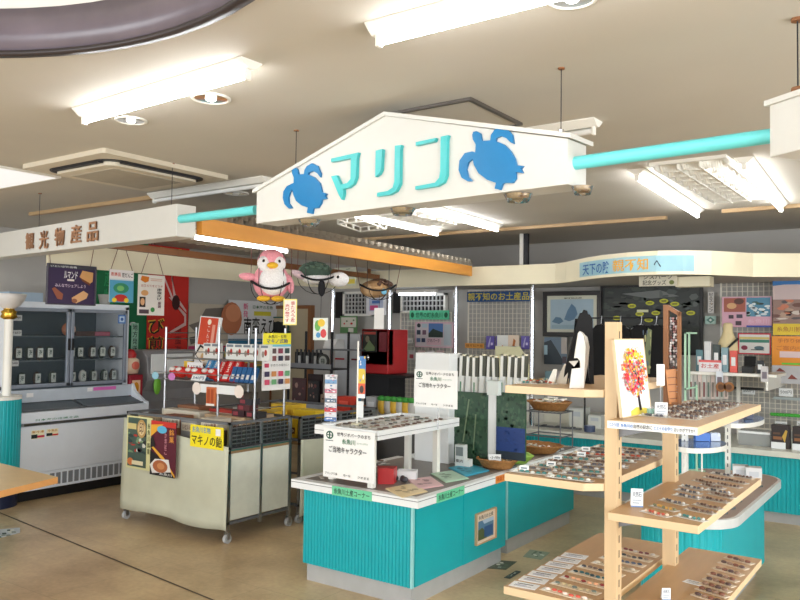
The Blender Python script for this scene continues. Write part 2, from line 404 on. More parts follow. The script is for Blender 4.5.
def downlight(label, p, r, lit=True, group=None):
    o = thing('downlight', label, 'downlight', p, 0, group)
    MB().lathe([(r*.82, -.002), (r*.86, -.008), (r, -.006), (r, 0)], WHITEP, 28).build('trim_ring', o)
    MB().lathe([(r*.82, -.004), (r*.6, -.0025), (r*.3, -.0015)], CHROME, 28).build('reflector', o)
    MB().ell((0, 0, -.004), (r*.28, r*.28, .012), mat('bulb_lit', (255, 250, 240), .4, emit=10, noise=0) if lit else WHITEP).build('bulb', o)
downlight('lit chrome downlight in the ceiling right of the long lamp', oz(211, 98, ZC), .09)
downlight('smaller lit chrome downlight in the ceiling beneath the long lamp', oz(131, 120, ZC), .08)
downlight('downlight cut by the top edge of the photo above the sign', oz(572, -2, ZC), .08)
p = oz(236, 193, ZC); downlight('dim downlight in the ceiling between the two signs', p, .1, False)
# white open frame hanging from the ceiling under the sign
o = thing('ceiling_register', 'white open rectangular frame on the ceiling below the turtle sign', 'vent', (0, 0, 0))
a_, b_, c_ = oz(338, 224, ZC-.05), oz(365, 221, ZC-.05), oz(386, 229, ZC-.05)
for p_, q_ in ((a_, b_), (b_, c_), (c_, c_+a_-b_), (c_+a_-b_, a_)):
    d_ = (q_-p_).normalized(); m = MB()
    for k in range(4):
        e_ = p_+(q_-p_)*(k/3); m.cyl(e_+V((0, 0, -.0)), e_+V((0, 0, .05)), .012, WHITEP, n=8)
    m.cyl(p_, q_, .008, WHITEP, n=6).cyl(p_+V((0, 0, .045)), q_+V((0, 0, .045)), .008, WHITEP, n=6); m.build('frame_side', o)
# access hatch
o = thing('ceiling_hatch', 'square ceiling hatch with dark metal frame above the sign peak', 'hatch', (-2.22, 3.02, ZC))
MB().box(0, .46, 0, .48, -.008, 0, CEIL).build('panel', o)
HF = mat('hatch_frame', (110, 104, 98), .35, .6)
MB().box(-.02, .48, -.02, 0, -.014, 0, HF).box(-.02, .48, .48, .5, -.014, 0, HF).box(-.02, 0, 0, .48, -.014, 0, HF).box(.46, .48, 0, .48, -.014, 0, HF).build('frame', o)
# air conditioner
o = thing('air_conditioner', 'beige ceiling cassette air conditioner at upper left', 'air conditioner', (-4.95, 2.70, ZC))
ACM = mat('ac_plastic', (214, 204, 184), .5, noise=.03)
def rrect(x0, x1, y0, y1, r, n=6):
    P = []
    for cx, cy, a in ((x1-r, y1-r, 0), (x0+r, y1-r, 1), (x0+r, y0+r, 2), (x1-r, y0+r, 3)):
        for i in range(n+1): t = (a+i/n)*R90; P.append((cx+r*math.cos(t), cy+r*math.sin(t)))
    return P
MB().prism(rrect(0, .9, 0, .98, .02), -.03, 0, ACM).build('panel', o, .006)
MB().prism(rrect(.09, .81, .09, .89, .12), -.036, -.03, BLACK).build('air_slot', o)
MB().prism(rrect(.135, .765, .135, .845, .08), -.06, -.036, ACM).build('intake_cover', o, .006)
g = MB(); g.box(.22, .68, .22, .76, -.063, -.06, mat('ac_filter', (176, 168, 152), .7)); g.build('intake_grille', o)
for k in range(3):
    s = MB()
    if k == 0: s.box(.095, .13, .2, .8, -.046, -.036, DARKM)
    if k == 1: s.box(.2, .7, .095, .13, -.046, -.036, DARKM)
    if k == 2: s.box(.77, .805, .2, .8, -.046, -.036, DARKM)
    s.build('louver_blade', o)
# ------------------------------------------------------------------ hanging signs
SGN = mat('sign_white', (212, 211, 205), .4, noise=.02)
def hang_rod(par, x, y, z0, z1=ZC):
    inv = par.matrix_basis.inverted()
    a = inv @ V((x, y, z0)); b = inv @ V((x, y, z1))
    MB().cyl(a, b, .004, DARKM, n=6).cyl(a, a+V((0, 0, .03)), .012, CHROME, n=8).cyl(b-V((0, 0, .01)), b, .022, BROWN, n=10).build('hanging_rod', par)
def sign_frame(A, B):
    A = V((A[0], A[1], 0)); B = V((B[0], B[1], 0)); d = (B-A).normalized(); ang = math.atan2(d.y, d.x)
    return A, ang, (B-A).length, V((d.y, -d.x, 0))
# main sign
A, ang, L, nrm = sign_frame((-3.04, 2.96), (-1.18, 2.78))
o = thing('hanging_sign', 'large white peaked hanging sign with turquoise katakana and two blue turtles', 'sign', (A.x, A.y, 0), ang)
inv = o.matrix_basis.inverted() if False else (Matrix.Translation(V((A.x, A.y, 0))) @ Matrix.Rotation(ang, 4, 'Z')).inverted()
def sp(px, py): q = inv @ opl(px, py, A, nrm); return (q.x, q.z)
zb = 2.21; bl = sp(254, 223.7); br_ = sp(567.7, 184); tl = sp(253, 190); tr_ = sp(570, 133); ap = sp(386, 116)
XM = Matrix.Rotation(R90, 4, 'X')      # prism xy -> xz, extrude towards -y
poly = [(0, bl[1]), (br_[0], br_[1]), (br_[0], tr_[1]-.02), ap, (0, tl[1]-.01)]
m = MB(); m.M = XM; m.prism(poly, -.15, 0, SGN); m.build('sign_box', o, .002)
m = MB(); m.M = XM
def capstrip(a, b, t=.018):
    return [a, b, (b[0], b[1]+t), (a[0], a[1]+t)]
m.prism(capstrip((-.02, tl[1]-.02), ap), -.17, .015, SGN); m.prism(capstrip(ap, (br_[0]+.02, tr_[1]-.022)), -.17, .015, SGN); m.build('roof_cap', o)
def crop(fx, ox, oy, pts): return [sp(ox+x/fx, oy+y/fx) for x, y in pts]
TB = mat('turtle_blue', (14, 118, 176), .35, noise=.04); LT = mat('letter_turquoise', (64, 188, 190), .35, noise=.04, scale=20)
t1 = [(205,275),(218,270),(230,280),(235,305),(262,303),(264,285),(275,265),(300,252),(325,265),(340,300),(338,318),(325,300),(305,288),(285,296),(280,305),(310,318),(335,345),(346,388),(368,395),(360,406),(368,418),(346,422),(342,440),(328,462),(305,465),(300,490),(275,485),(280,460),(250,450),(225,430),(212,402),(206,375),(195,388),(188,410),(190,440),(205,463),(190,465),(170,445),(162,415),(165,385),(180,360),(205,348),(213,345),(214,320),(205,298)]
t2 = [(300,120),(305,105),(320,102),(338,112),(345,148),(385,145),(388,120),(405,95),(435,85),(465,92),(488,120),(495,162),(480,155),(460,135),(435,125),(414,134),(410,148),(450,165),(480,195),(500,230),(508,262),(540,265),(528,280),(538,298),(505,295),(505,325),(490,345),(450,345),(442,350),(432,378),(405,372),(412,345),(370,330),(330,300),(308,260),(302,232),(282,247),(272,280),(280,315),(300,335),(280,338),(250,320),(236,285),(240,240),(265,205),(300,197),(314,202),(317,165),(303,140)]
l1 = [(395,232),(505,207),(522,203),(515,230),(512,320),(500,350),(478,368),(452,374),(453,395),(445,425),(430,400),(395,315),(420,310),(440,354),(470,346),(486,328),(488,230),(395,248)]
l2a = [(605,195),(636,187),(634,215),(630,285),(620,305),(602,318)]
l2b = [(695,172),(725,168),(720,190),(718,350),(700,385),(670,402),(610,410),(612,392),(660,384),(684,368),(692,340)]
l3a = [(40,155),(135,135),(128,152),(40,172)]
l3b = [(157,130),(192,122),(186,145),(184,310),(170,345),(140,362),(38,378),(38,362),(130,345),(150,322),(155,290)]
for nm, src, m_, ks in (('turtle_cutout', (4.706, 250, 110, t1), TB, .012), ('turtle_cutout', (4.706, 410, 110, t2), TB, .012), ('letter', (4.706, 250, 110, l1), LT, .02), ('letter', (4.706, 250, 110, l2a), LT, .02), ('letter', (4.706, 250, 110, l2b), LT, .02), ('letter', (4.706, 410, 110, l3a), LT, .02), ('letter', (4.706, 410, 110, l3b), LT, .02)):
    q = MB(); q.M = XM; q.prism(crop(*src), 0, ks, m_); q.build(nm, o)
for k, px in enumerate((299, 392, 508, 573)):
    x = sp(px, 210)[0]
    zz = bl[1]+(br_[1]-bl[1])*x/br_[0]
    r = .042 if k < 3 else .03
    c = (x, .075, zz-.002)
    r *= 1.3
    MB().lathe([(r*.5, -.012), (r*.8, -.03), (r, -.008), (r*1.1, 0)], CHROME, 20, c).ell((x, .075, zz-.016), (r*.45, r*.45, .022), CHROME, 12, 6).build('downlight', o)
p = oz(284, 137, ZC); q = oz(539.5, 77, ZC)
bpy.context.view_layer.update()
for g, k in ((p, .12), (q, .96)):
    xx = k*L; a = V((xx, .075, tl[1]-.05+(ap[1]-tl[1])*min(1, xx/ap[0]) if xx < ap[0] else tr_[1]+.005)); 
    MB().cyl(a, (xx, .075, ZC), .002, DARKM, n=6).cyl(a, a+V((0, 0, .035)), .012, CHROME, n=8).cyl((xx, .075, ZC-.006), (xx, .075, ZC), .014, BROWN, n=10).build('hanging_rod', o)
# product sign (left)
A2, ang2, L2, n2 = sign_frame((-8.0, 3.503), (-3.9, 3.12))
o = thing('hanging_sign', 'long white box sign with brown kanji hanging over the freezer', 'sign', (A2.x, A2.y, 0), ang2)
M2 = Matrix.Translation(V((A2.x, A2.y, 0))) @ Matrix.Rotation(ang2, 4, 'Z'); i2 = M2.inverted()
MB().box(0, L2, 0, .14, 2.212, 2.415, SGN).build('sign_box', o, .004)
BL = mat('letter_brown', (168, 124, 92), .5)
def sp2(px, py): q = i2 @ opl(px, py, A2, n2); return q
for ch, xa, xb, ya, yb in (('観', 26.5, 35, 232, 250), ('光', 40, 49.5, 230, 249.5), ('物', 55.5, 65.5, 227, 246.5), ('産', 71.5, 82.5, 224, 244), ('品', 88, 99.5, 221, 242)):
    a = sp2(xa, yb); b = sp2(xb, ya)
    q = MB()
    for k in range(4): q.text(ch, a.x, a.z, b.x, b.z, -.003*(k+1), BL)
    q.build('letter', o)
for xx in (2.1, 3.95): MB().cyl((xx, .07, 2.41), (xx, .07, ZC), .002, DARKM, n=6).cyl((xx, .07, ZC-.006), (xx, .07, ZC), .014, BROWN, n=10).build('hanging_rod', o)
# end sign (right)
P3 = od(769.5, 101, 2.62); A3, ang3, L3, n3 = sign_frame((P3.x, P3.y), (P3.x+.9, P3.y-.62))
o = thing('hanging_sign', 'blank white box sign cut off by the right edge of the photo', 'sign', (A3.x, A3.y, 0), ang3)
MB().box(0, .9, 0, .15, 2.245, 2.425, SGN).build('sign_box', o, .003)
MB().box(-.012, .92, -.012, .16, 2.42, 2.438, SGN).build('top_cap', o)
MB().cyl((.07, .05, 2.43), (.07, .05, ZC), .0025, DARKM, n=6).lathe([(0, .035), (.02, .03), (.022, .02), (.008, .016), (.006, 0)], BROWN, 12, (.07, .05, 2.438)).cyl((.07, .05, ZC-.01), (.07, .05, ZC), .02, BROWN, n=10).build('hanging_rod', o)
# pipes between the signs
def pipe(a, b, label):
    a = V(a); b = V(b); m = MB(); d = b-a
    m.cyl((0, 0, 0), d, .026, TEALP, n=24); return solo(m, 'turquoise_pipe', label, 'pipe', a)
pipe(od(573, 163.5, 3.03), od(771, 136, 2.68), 'turquoise pipe joining the turtle sign to the right-hand box sign')
pipe(od(181, 219, 4.66), od(256, 210, 4.27), 'turquoise pipe joining the kanji sign to the turtle sign')

# ------------------------------------------------------------------ freezer
fx, ft, FL = -7.05, 3.87, 1.39
o = thing('display_freezer', 'white chest freezer with an upper two-door glass cabinet', 'freezer', (fx, ft, 0), R90)
DK = mat('freezer_inside', (84, 94, 102), .5, noise=.1)
FC = FL+.06
MB().box(0, FC, 0, .85, .2, .83, ENAM).box(0, .03, -.02, .85, .10, .84, ENAM).box(FC-.03, FC, -.02, .85, .10, .84, ENAM).build('chest', o, .01)
MB().box(.03, FC-.03, .04, .8, .0, .1, BLACK).build('plinth', o)
g = MB(); g.box(0, FC, -.015, .03, .10, .26, ENAM)
for k in range(16):
    x = .34+k*.064
    g.box(x, x+.045, -.019, -.014, .125, .235, mat('grille_slot', (130, 134, 140), .5))
g.build('vent_grille', o)
MB().box(0, FC, -.018, 0, .265, .70, ENAM).build('front_panel', o, .004)
MB().box(0, FC, -.02, -.004, .705, .728, STEEL).box(.06, .32, -.026, -.02, .706, .726, CHROME).build('trim_strip', o)
for its in ([('r', .14, .58, .27, .66, (250, 245, 210)), ('t', .145, .632, .265, .656, '要冷凍', (200, 130, 20)), ('r', .14, .585, .20, .622, (30, 40, 40)), ('r', .2, .59, .27, .61, (210, 40, 80))],
    [('r', .29, .59, .41, .66, (250, 245, 210)), ('t', .3, .632, .40, .656, '冷凍品', (200, 130, 20)), ('r', .29, .595, .35, .622, (30, 40, 40)), ('r', .35, .595, .41, .61, (210, 40, 40))], [('t', .18, .745, .62, .765, '日本海の冷凍食品', (90, 150, 120))]):
    st = MB(); st.M = Matrix.Translation((0, -.019, 0)); st.art(1, 1, its); st.build('sticker', o)
MB().box(0, FC, -.016, .02, .73, .83, ENAM).build('chest_rim', o, .006)
for x0, x1 in ((.04, FC/2-.01), (FC/2+.01, FC-.04)):
    l = MB(); l.add([(x0, .02, .835), (x1, .02, .835), (x1, .27, .90), (x0, .27, .90)], [(0, 1, 2, 3)], DK); l.build('sliding_lid', o)
    l = MB(); l.box(x0, x0+.012, .02, .03, .835, .85, GREYM).add([(x0, .018, .84), (x1, .018, .84), (x1, .035, .85), (x0, .035, .85)], [(0, 1, 2, 3)], GREYM); l.build('lid_rail', o)
sd = MB(); sd.M = Matrix(((0, 0, 1, 0), (1, 0, 0, 0), (0, 1, 0, 0), (0, 0, 0, 1)))
for x in (FC-.035, 0):
    sd = MB(); sd.M = Matrix(((0, 0, 1, 0), (1, 0, 0, 0), (0, 1, 0, 0), (0, 0, 0, 1))); sd.prism([(-.01, .80), (.85, .80), (.85, 1.12), (.27, 1.06), (.2, .95), (.05, .86), (-.01, .845)], x, x+.035, ENAM); sd.build('side_cheek', o)
MB().box(.035, FC-.035, .245, .30, .90, 1.02, mat('freezer_ledge', (196, 204, 214), .3)).build('ledge', o)
for it in (('r', .95, .975, 1.22, 1.01, (225, 110, 190)), ('r', .88, .97, .94, 1.01, (240, 240, 240)), ('r', .23, .95, .30, .99, (240, 240, 240)), ('r', .06, .94, .12, .985, (240, 240, 240))):
    s2 = MB(); s2.M = Matrix.Translation((0, .245, 0)); s2.art(1, 1, [it]); s2.build('sticker', o)
yb_ = .27
cab = MB(); cab.box(.0, .05, yb_, .85, 1.02, 1.86, ENAM).box(FL-.06, FL-.01, yb_, .85, 1.02, 1.86, ENAM).box(0, FL-.01, yb_, .85, 1.82, 1.88, ENAM).box(0, FL-.01, .80, .85, 1.02, 1.86, DK).box(.05, FL-.06, yb_+.02, .8, 1.02, 1.05, DK); cab.build('upper_cabinet', o, .006)
FR = mat('door_frame_grey', (150, 158, 172), .35, .3)
xm = FL/2-.02
for a, b in ((.03, xm-.005), (xm+.005, FL-.05)):
    d = MB(); z0, z1 = 1.04, 1.82; w = .035
    d.box(a, b, yb_-.03, yb_, z0, z0+w, FR).box(a, b, yb_-.03, yb_, z1-w, z1, FR).box(a, a+w, yb_-.03, yb_, z0, z1, FR).box(b-w, b, yb_-.03, yb_, z0, z1, FR)
    dd = d.build('glass_door', o, .004)
    MB().box(a+w, b-w, yb_-.018, yb_-.014, z0+w, z1-w, GLASS).build('pane', dd)
    hx = xm-.02 if a < .3 else xm+.02
    MB().box(hx-.012, hx+.012, yb_-.045, yb_-.03, 1.40, 1.52, BLACK).build('handle', dd, .004)
for z in (1.29, 1.53):
    MB().box(.05, FL-.06, yb_+.03, .78, z, z+.012, mat('freezer_shelf', (110, 122, 130), .4, .4)).build('shelf', o)
bpy.context.view_layer.update()
def bag_mesh(kind):
    m = MB(); w, h = .085, .14
    body = {'g': (52, 62, 52), 'b': (70, 52, 40), 'r': (120, 60, 44), 'w': (220, 220, 215)}[kind]
    m.ell((0, 0, h/2), (w/2, .025, h/2), C(*body), 12, 8)
    m.box(-w*.3, w*.3, -.03, -.026, h*.2, h*.85, C(225, 232, 225))
    m.art(1, 1, [('t', -w*.2, h*.3, w*.2, h*.75, '海', (30, 70, 60))], -.0305)
    return m
bagp = {k: bag_mesh(k).build('p_'+k) for k in 'gbrw'}
for v in bagp.values(): COL.objects.unlink(v)
FM = Matrix.Translation((fx, ft, 0)) @ Matrix.Rotation(R90, 4, 'Z')
rows = [(1.302, [(.10, 'g'), (.2, 'b'), (.31, 'g'), (.42, 'b'), (.52, 'g'), (.76, 'b'), (.86, 'g'), (1.0, 'b'), (1.12, 'g'), (1.24, 'b')]), (1.05, [(.1, 'b'), (.24, 'g'), (.4, 'b'), (.56, 'g'), (.78, 'b'), (.9, 'w'), (1.02, 'g'), (1.15, 'g'), (1.26, 'b')])]
wh = {1.302: 'middle shelf', 1.05: 'bottom shelf'}; cl = {'g': 'dark green', 'b': 'brown', 'w': 'white', 'r': 'reddish'}
for z, r in rows:
    for x, k in r:
        side = 'left' if x < xm else 'right'
        q = FM @ V((x, yb_+.10, z))
        again(bagp[k], 'frozen_seafood_pack', '%s frozen seafood pack with pale label, %s behind the %s freezer door' % (cl[k], wh[z], side), 'frozen pack', q, R90+random.uniform(-.2, .2), 'frozen packs on the freezer %s' % wh[z], tilt=0)
m = MB(); m.box(0, .4, 0, .1, 0, .05, C(92, 60, 48)).box(.22, .4, -.004, 0, 0.005, .045, C(200, 110, 130)); solo(m, 'frozen_tray', 'long dark frozen tray with pink label on the top freezer shelf', 'tray', FM @ V((.8, yb_+.08, 1.542)), R90)
m = MB(); m.ell((0, 0, .07), (.07, .05, .07), C(200, 120, 80)); m.M = Matrix.Translation((0, -.052, 0)); m.art(1, 1, [('e', -.05, .02, .05, .12, (240, 200, 180)), ('e', -.03, .04, .03, .09, (120, 40, 30))]); solo(m, 'frozen_crab_pack', 'round reddish crab pack at the left end of the long frozen tray', 'frozen pack', FM @ V((.72, yb_+.09, 1.542)), R90)
for k, (x, z) in enumerate(((.08, 1.69), (.08, 1.545), (.06, 1.252))):
    m = MB(); m.box(0, .11, 0, .003, 0, .055, WHITE); m.art(.11, .055, [('t', .1, .35, .9, .75, '￥' + ['980', '650', '540'][k], (60, 60, 60))])
    solo(m, 'price_card', 'white price card behind the left freezer door, %s of three' % ['topmost', 'middle', 'lowest'][k], 'price card', FM @ V((x, yb_+.025, z)), R90)

# ------------------------------------------------------------------ lamp post on teal drum, left table
pp = oz(-9, 506, 0); 
o = thing('column_lamp', 'white post lamp with gold collar and frosted bowl on a turquoise ribbed drum', 'lamp', (pp.x, pp.y, 0))
dpt = (V((pp.x, pp.y, 1.65))-EYE).dot(FW)
R = 24/FOC*dpt
def ribbed(pts, z0, z1, m, pitch=.025, dep=.005, closed=False):
    P = list(pts)+([pts[0]] if closed else []); b = MB(); out = []
    for (ax, ay), (bx, by) in zip(P, P[1:]):
        d = V((bx-ax, by-ay)); L = d.length
        if L < 1e-6: continue
        d /= L; n = V((d.y, -d.x)); k = max(1, round(L/pitch))
        for i in range(k):
            for u, e in ((0, 0), (.15, dep), (.7, dep), (.85, 0)):
                out.append((ax+d.x*L*(i+u)/k+n.x*e, ay+d.y*L*(i+u)/k+n.y*e))
    out.append(P[-1])
    vs = [(x, y, z0) for x, y in out]+[(x, y, z1) for x, y in out]; N = len(out)
    return b.add(vs, [(i, i+1, i+1+N, i+N) for i in range(N-1)], m)
ci = [(R*math.cos(2*PI*i/40), R*math.sin(2*PI*i/40)) for i in range(40)]
b = ribbed(ci, .12, .97, TEAL, .03, .006, True); b.cyl((0, 0, .12), (0, 0, .97), R*.985, TEAL, n=40); b.build('drum', o)
MB().cyl((0, 0, 0), (0, 0, .12), R*.97, NAVY, n=40).build('drum_base', o)
MB().cyl((0, 0, .97), (0, 0, 1.0), R*1.03, WHITEP, n=40).build('drum_cap', o, .005)
q = od(7.5, 360, dpt); pc = (q.x-pp.x, q.y-pp.y)
# post stands on the near-right part of the drum
MB().cyl((pc[0], pc[1], 1.0), (pc[0], pc[1], 1.72), .038, WHITEP, n=20).build('post', o)
GOLD = mat('gold', (214, 170, 70), .25, 1)
MB().lathe([(.042, 1.70), (.075, 1.72), (.06, 1.75), (.07, 1.77), (.045, 1.79), (.06, 1.82)], GOLD, 20, (pc[0], pc[1], 0)).build('collar', o)
MB().lathe([(.05, 1.80), (.09, 1.83), (.13, 1.88), (.145, 1.93), (.14, 1.935), (.12, 1.88), (.05, 1.82)], mat('frosted_glass', (225, 222, 220), .4, noise=.05), 24, (pc[0], pc[1], 0)).build('lamp_bowl', o)
# foreground table at the left edge
hz = .70; tip = oz(58, 477, hz); e1 = oz(0, 463, hz); e2 = oz(0, 491, hz)
o = thing('wooden_table', 'pale wooden table corner poking in from the left edge', 'table', (tip.x, tip.y, 0))
far = e1+(e1-tip)*2.2; nr = e2+(e2-tip)*1.2
P = [(0, 0), (far.x-tip.x, far.y-tip.y), (nr.x+far.x-2*tip.x, nr.y+far.y-2*tip.y), (nr.x-tip.x, nr.y-tip.y)]
MB().prism(P, hz-.04, hz, mat('table_edge', (222, 160, 96), .4, noise=.05), mat('table_top', (230, 200, 150), .35, noise=.05)).build('tabletop', o, .002)
cen = V((sum(p[0] for p in P)/4, sum(p[1] for p in P)/4))
for p in P[1:]:
    q = V(p)*.9+cen*.1; MB().box(q.x-.025, q.x+.025, q.y-.025, q.y+.025, 0, hz-.04, WOODZ).build('leg', o)
p = P[0]
q = V((P[1][0]*.6+P[3][0]*.35, P[1][1]*.6+P[3][1]*.35)); MB().box(q.x-.025, q.x+.025, q.y-.025, q.y+.025, 0, hz-.04, WOODZ).build('leg', o)
# floor sheet
def floor_sheet(label, pts, base, seed):
    P = [oz(x, y, 0) for x, y in pts]; c = sum(P, V())/len(P); m = MB()
    m.prism([(p.x-c.x, p.y-c.y) for p in P], .001, .004, C(*base))
    rr = random.Random(seed); c2 = [(90, 110, 90), (225, 225, 215), (60, 80, 70), (150, 160, 150)]
    for k in range(14):
        u, v = rr.uniform(.12, .75), rr.uniform(.12, .75); a = P[0]+(P[1]-P[0])*u+(P[3]-P[0])*v-c; e = (P[1]-P[0])*.12; g = (P[3]-P[0])*.14
        q = [a, a+e, a+e+g, a+g]; m.add([(t.x, t.y, .0045+k*.0001) for t in q], [(0, 1, 2, 3)], C(*c2[k % 4]))
    solo(m, 'floor_sticker', label, 'floor sticker', (c.x, c.y, 0))
floor_sheet('printed sheet lying on the floor at the left edge', [(-14, 531), (20, 528), (20, 533), (-12, 541)], (200, 205, 210), 1)
floor_sheet('dark green printed tile on the floor beside the front island counter', [(488, 560), (517, 562), (506, 570), (479, 568)], (80, 88, 70), 2)
floor_sheet('pale green printed tile on the floor beside the second island counter', [(530, 550), (550, 553), (541, 560), (523, 557)], (150, 160, 140), 3)
floor_sheet('thin dark tile on the floor at the tip of the lowest wooden shelf', [(516, 571), (521, 572), (510, 579), (504, 578)], (50, 50, 48), 4)

# ------------------------------------------------------------------ banners and posters at the left
BN = lambda *a: rs(*a)
loc, w_, h_, r_ = rs(-8.26, 95, 240, 352, 150); 
poster('wall_banner', 'tall dark green banner on the wall behind the freezer', 'banner', ((-8.26, loc[1], 1.1), w_, 1.59, R90), (16, 110, 66), [('t', .2, .42, .5, .48, '名物', (200, 220, 200)), ('e', .6, .35, .72, .38, (240, 240, 240)), ('v', .12, .5, .3, .9, '海産物', (40, 150, 90))])
loc, w_, h_, r_ = rs(-8.24, 146, 240, 360, 187)
poster('wall_banner', 'tall red banner with black and yellow brush writing and white shrimp outline', 'banner', ((-8.24, loc[1], 1.05), w_, 1.64, R90), (206, 44, 34), [('v', .02, .02, .42, .44, 'び煎餅', (236, 190, 60)), ('v', .05, .03, .40, .43, 'び煎餅', (24, 20, 16)), ('v', .68, .06, .84, .38, '南蛮海老', (120, 20, 20)),
    ('p', [(.45, .9), (.5, .9), (.62, .6), (.95, .48), (.95, .5), (.66, .63)], (225, 190, 185)), ('p', [(.5, .6), (.54, .6), (.9, .45), (.9, .4), (.55, .33), (.55, .31), (.95, .38), (.95, .47)], (225, 190, 185)), ('p', [(.3, .8), (.33, .8), (.72, .52), (.68, .5)], (225, 190, 185)), ('e', .58, .5, .78, .62, (60, 20, 20)), ('t', .2, .95, .8, .99, 'えび', (250, 220, 60))])
poster('hanging_poster', 'wide purple sweets poster hung by strings above the freezer', 'poster', rs(-6.035, 47, 264, 303, 94), (52, 34, 74), [('r', 0, .93, 1, 1, (60, 64, 70)), ('t', .05, .94, .6, .995, 'いといがわ名物', (230, 230, 230)), ('t', .33, .66, .62, .86, 'ルマンド', (250, 250, 250)), ('r', .4, .6, .55, .65, (240, 230, 220)), ('t', .15, .43, .8, .52, 'みんなでシェアしよう', (220, 200, 220)),
    ('p', [(.66, .72), (.72, .9), (.96, .86), (.95, .62), (.88, .55)], (214, 160, 100)), ('p', [(.68, .7), (.88, .58), (.9, .5), (.72, .62)], (120, 60, 30)), ('p', [(.08, .38), (.14, .42), (.32, .25), (.3, .1), (.2, .12)], (150, 84, 60)), ('p', [(.5, .16), (.75, .36), (.86, .28), (.82, .16), (.6, .02), (.52, .06)], (220, 170, 120)), ('e', .5, .03, .62, .14, (150, 90, 60))],
    frame=(.01, C(70, 66, 80)), cord=[(.05, .0, .2), (.9, .98, .2)])
poster('hanging_poster', 'small poster of a green turtle cartoon in blue hung by strings', 'poster', rs(-6.035, 109, 269, 302, 133), (214, 226, 232), [('r', 0, .72, 1, 1, (244, 238, 236)), ('t', .05, .8, .45, .92, '新商品', (210, 60, 30)), ('t', .5, .78, .97, .92, '笹だんご', (40, 30, 30)), ('r', 0, 0, 1, .68, (90, 170, 205)), ('e', .15, .28, .8, .6, (60, 150, 110)), ('e', .3, .35, .6, .52, (130, 200, 120)), ('e', .2, .02, .75, .25, (200, 50, 40)), ('e', .1, .0, .3, .14, (240, 210, 60)), ('e', .6, .0, .8, .14, (240, 210, 60))], cord=[(.05, .45, .28), (.95, .5, .28)])
poster('hanging_poster', 'white food poster hung by strings in front of the red banner', 'poster', rs(-6.035, 137.5, 274, 315, 164), (240, 234, 226), [('p', [(.08, .86), (.12, .97), (.4, .95), (.38, .84), (.25, .8)], (226, 130, 40)), ('r', .45, .9, .9, .915, (220, 170, 140)), ('r', .45, .86, .88, .875, (220, 170, 140)), ('t', .1, .7, .92, .76, '出来たてをどうぞ', (190, 120, 100)), ('e', .1, .48, .38, .62, (226, 170, 110)), ('v', .7, .38, .88, .68, '南蛮えび', (30, 26, 26)), ('r', .05, .2, .27, .45, (40, 26, 26)), ('e', .08, .24, .24, .42, (230, 180, 130)), ('v', .74, .18, .86, .35, '煎餅', (120, 60, 80)), ('r', .04, .04, .4, .14, (90, 70, 80)), ('e', .46, .08, .62, .2, (70, 150, 80))], cord=[(.1, .5, .32), (.95, .55, .32)])
poster('note_strip', 'narrow pale strip with vertical writing on the green banner right of the freezer', 'note', rs(-8.2, 131, 323, 353, 138), (160, 206, 180), [('v', .15, .03, .85, .97, '地方発送', (30, 60, 50))])
poster('sticker_sign', 'small blue square sticker on the right freezer door', 'sticker', ((fx-yb_+.034, ft+1.22, 1.68), .09, .09, R90), (70, 120, 190), [('r', .15, .15, .85, .85, (200, 220, 240)), ('e', .3, .3, .7, .7, (60, 100, 170))], th=.002)
# large shrimp-cracker wall mural behind the cart
poster('wall_mural', 'wide pale mural with rock painting behind the candy cart', 'mural', rs(-8.24, 188, 303, 352, 234), (206, 196, 178), [('p', [(.0, .55), (.2, .62), (.35, .9), (.9, .95), (.95, .8), (.6, .7), (.4, .45), (.15, .4)], (128, 120, 112)), ('p', [(.02, .3), (.3, .35), (.32, .25), (.05, .15)], (110, 104, 98)), ('r', 0, 0, 1, .12, (190, 60, 110))])
poster('wall_sign', 'white wall sign with brush lettering and round pink cracker picture', 'sign', ((-8.2, os_(228, 340, -8.2).y, 1.42), 1.15, .62, R90), (232, 232, 234), [('e', -.12, .2, .22, .95, (196, 120, 84)), ('e', -.05, .5, .2, .9, (224, 150, 110)), ('v', .24, .6, .32, .95, '新発', (230, 90, 140)), ('t', .4, .82, .75, .9, '日本海の名物', (60, 110, 60)), ('r', .42, .66, .72, .76, (220, 210, 60)), ('t', .25, .22, .95, .62, '南蛮えび煎', (26, 24, 26)), ('r', .0, .0, 1, .12, (60, 130, 170))])
poster('landscape_panel', 'long yellow and pink landscape panel below the brush-lettered sign', 'panel', ((-8.18, os_(224, 380, -8.18).y, 1.05), 1.1, .33, R90), (224, 206, 110), [('r', 0, .8, 1, 1, (70, 140, 180)), ('r', .0, .0, .5, .3, (222, 90, 80)), ('p', [(.1, .4), (.3, .7), (.5, .42)], (170, 150, 90)), ('r', .5, 0, 1, .15, (70, 120, 90)), ('p', [(.6, .5), (.75, .75), (.9, .5)], (150, 140, 60))])
# green cabinet with dark shapes right of it
pl = rt(8.38, 260, 318, 356, 287)
poster('dark_picture', 'dark picture with green frame beside the corner door', 'picture', pl, (196, 180, 150), [('r', .12, .1, .92, .9, (44, 46, 52)), ('e', .15, .4, .45, .85, (20, 22, 26)), ('e', .45, .45, .85, .92, (24, 26, 30)), ('r', .5, .2, .62, .4, (70, 130, 110))], frame=(.02, C(34, 92, 92)))

box_item_later = 0
m = MB(); m.box(0, .34, 0, .25, 0, .09, C(170, 192, 214)); solo(m, 'cardboard_case', 'flat pale blue case on top of the freezer at its left end', 'case', FM @ V((.06, .3, 1.88)), R90)
m = MB(); m.cyl((0, 0, 0), (0, 0, .11), .05, C(150, 150, 146), r1=.075, n=16); solo(m, 'grey_pot', 'small grey pot on top of the freezer below the turtle poster', 'pot', FM @ V((1.16, .4, 1.88)), R90)
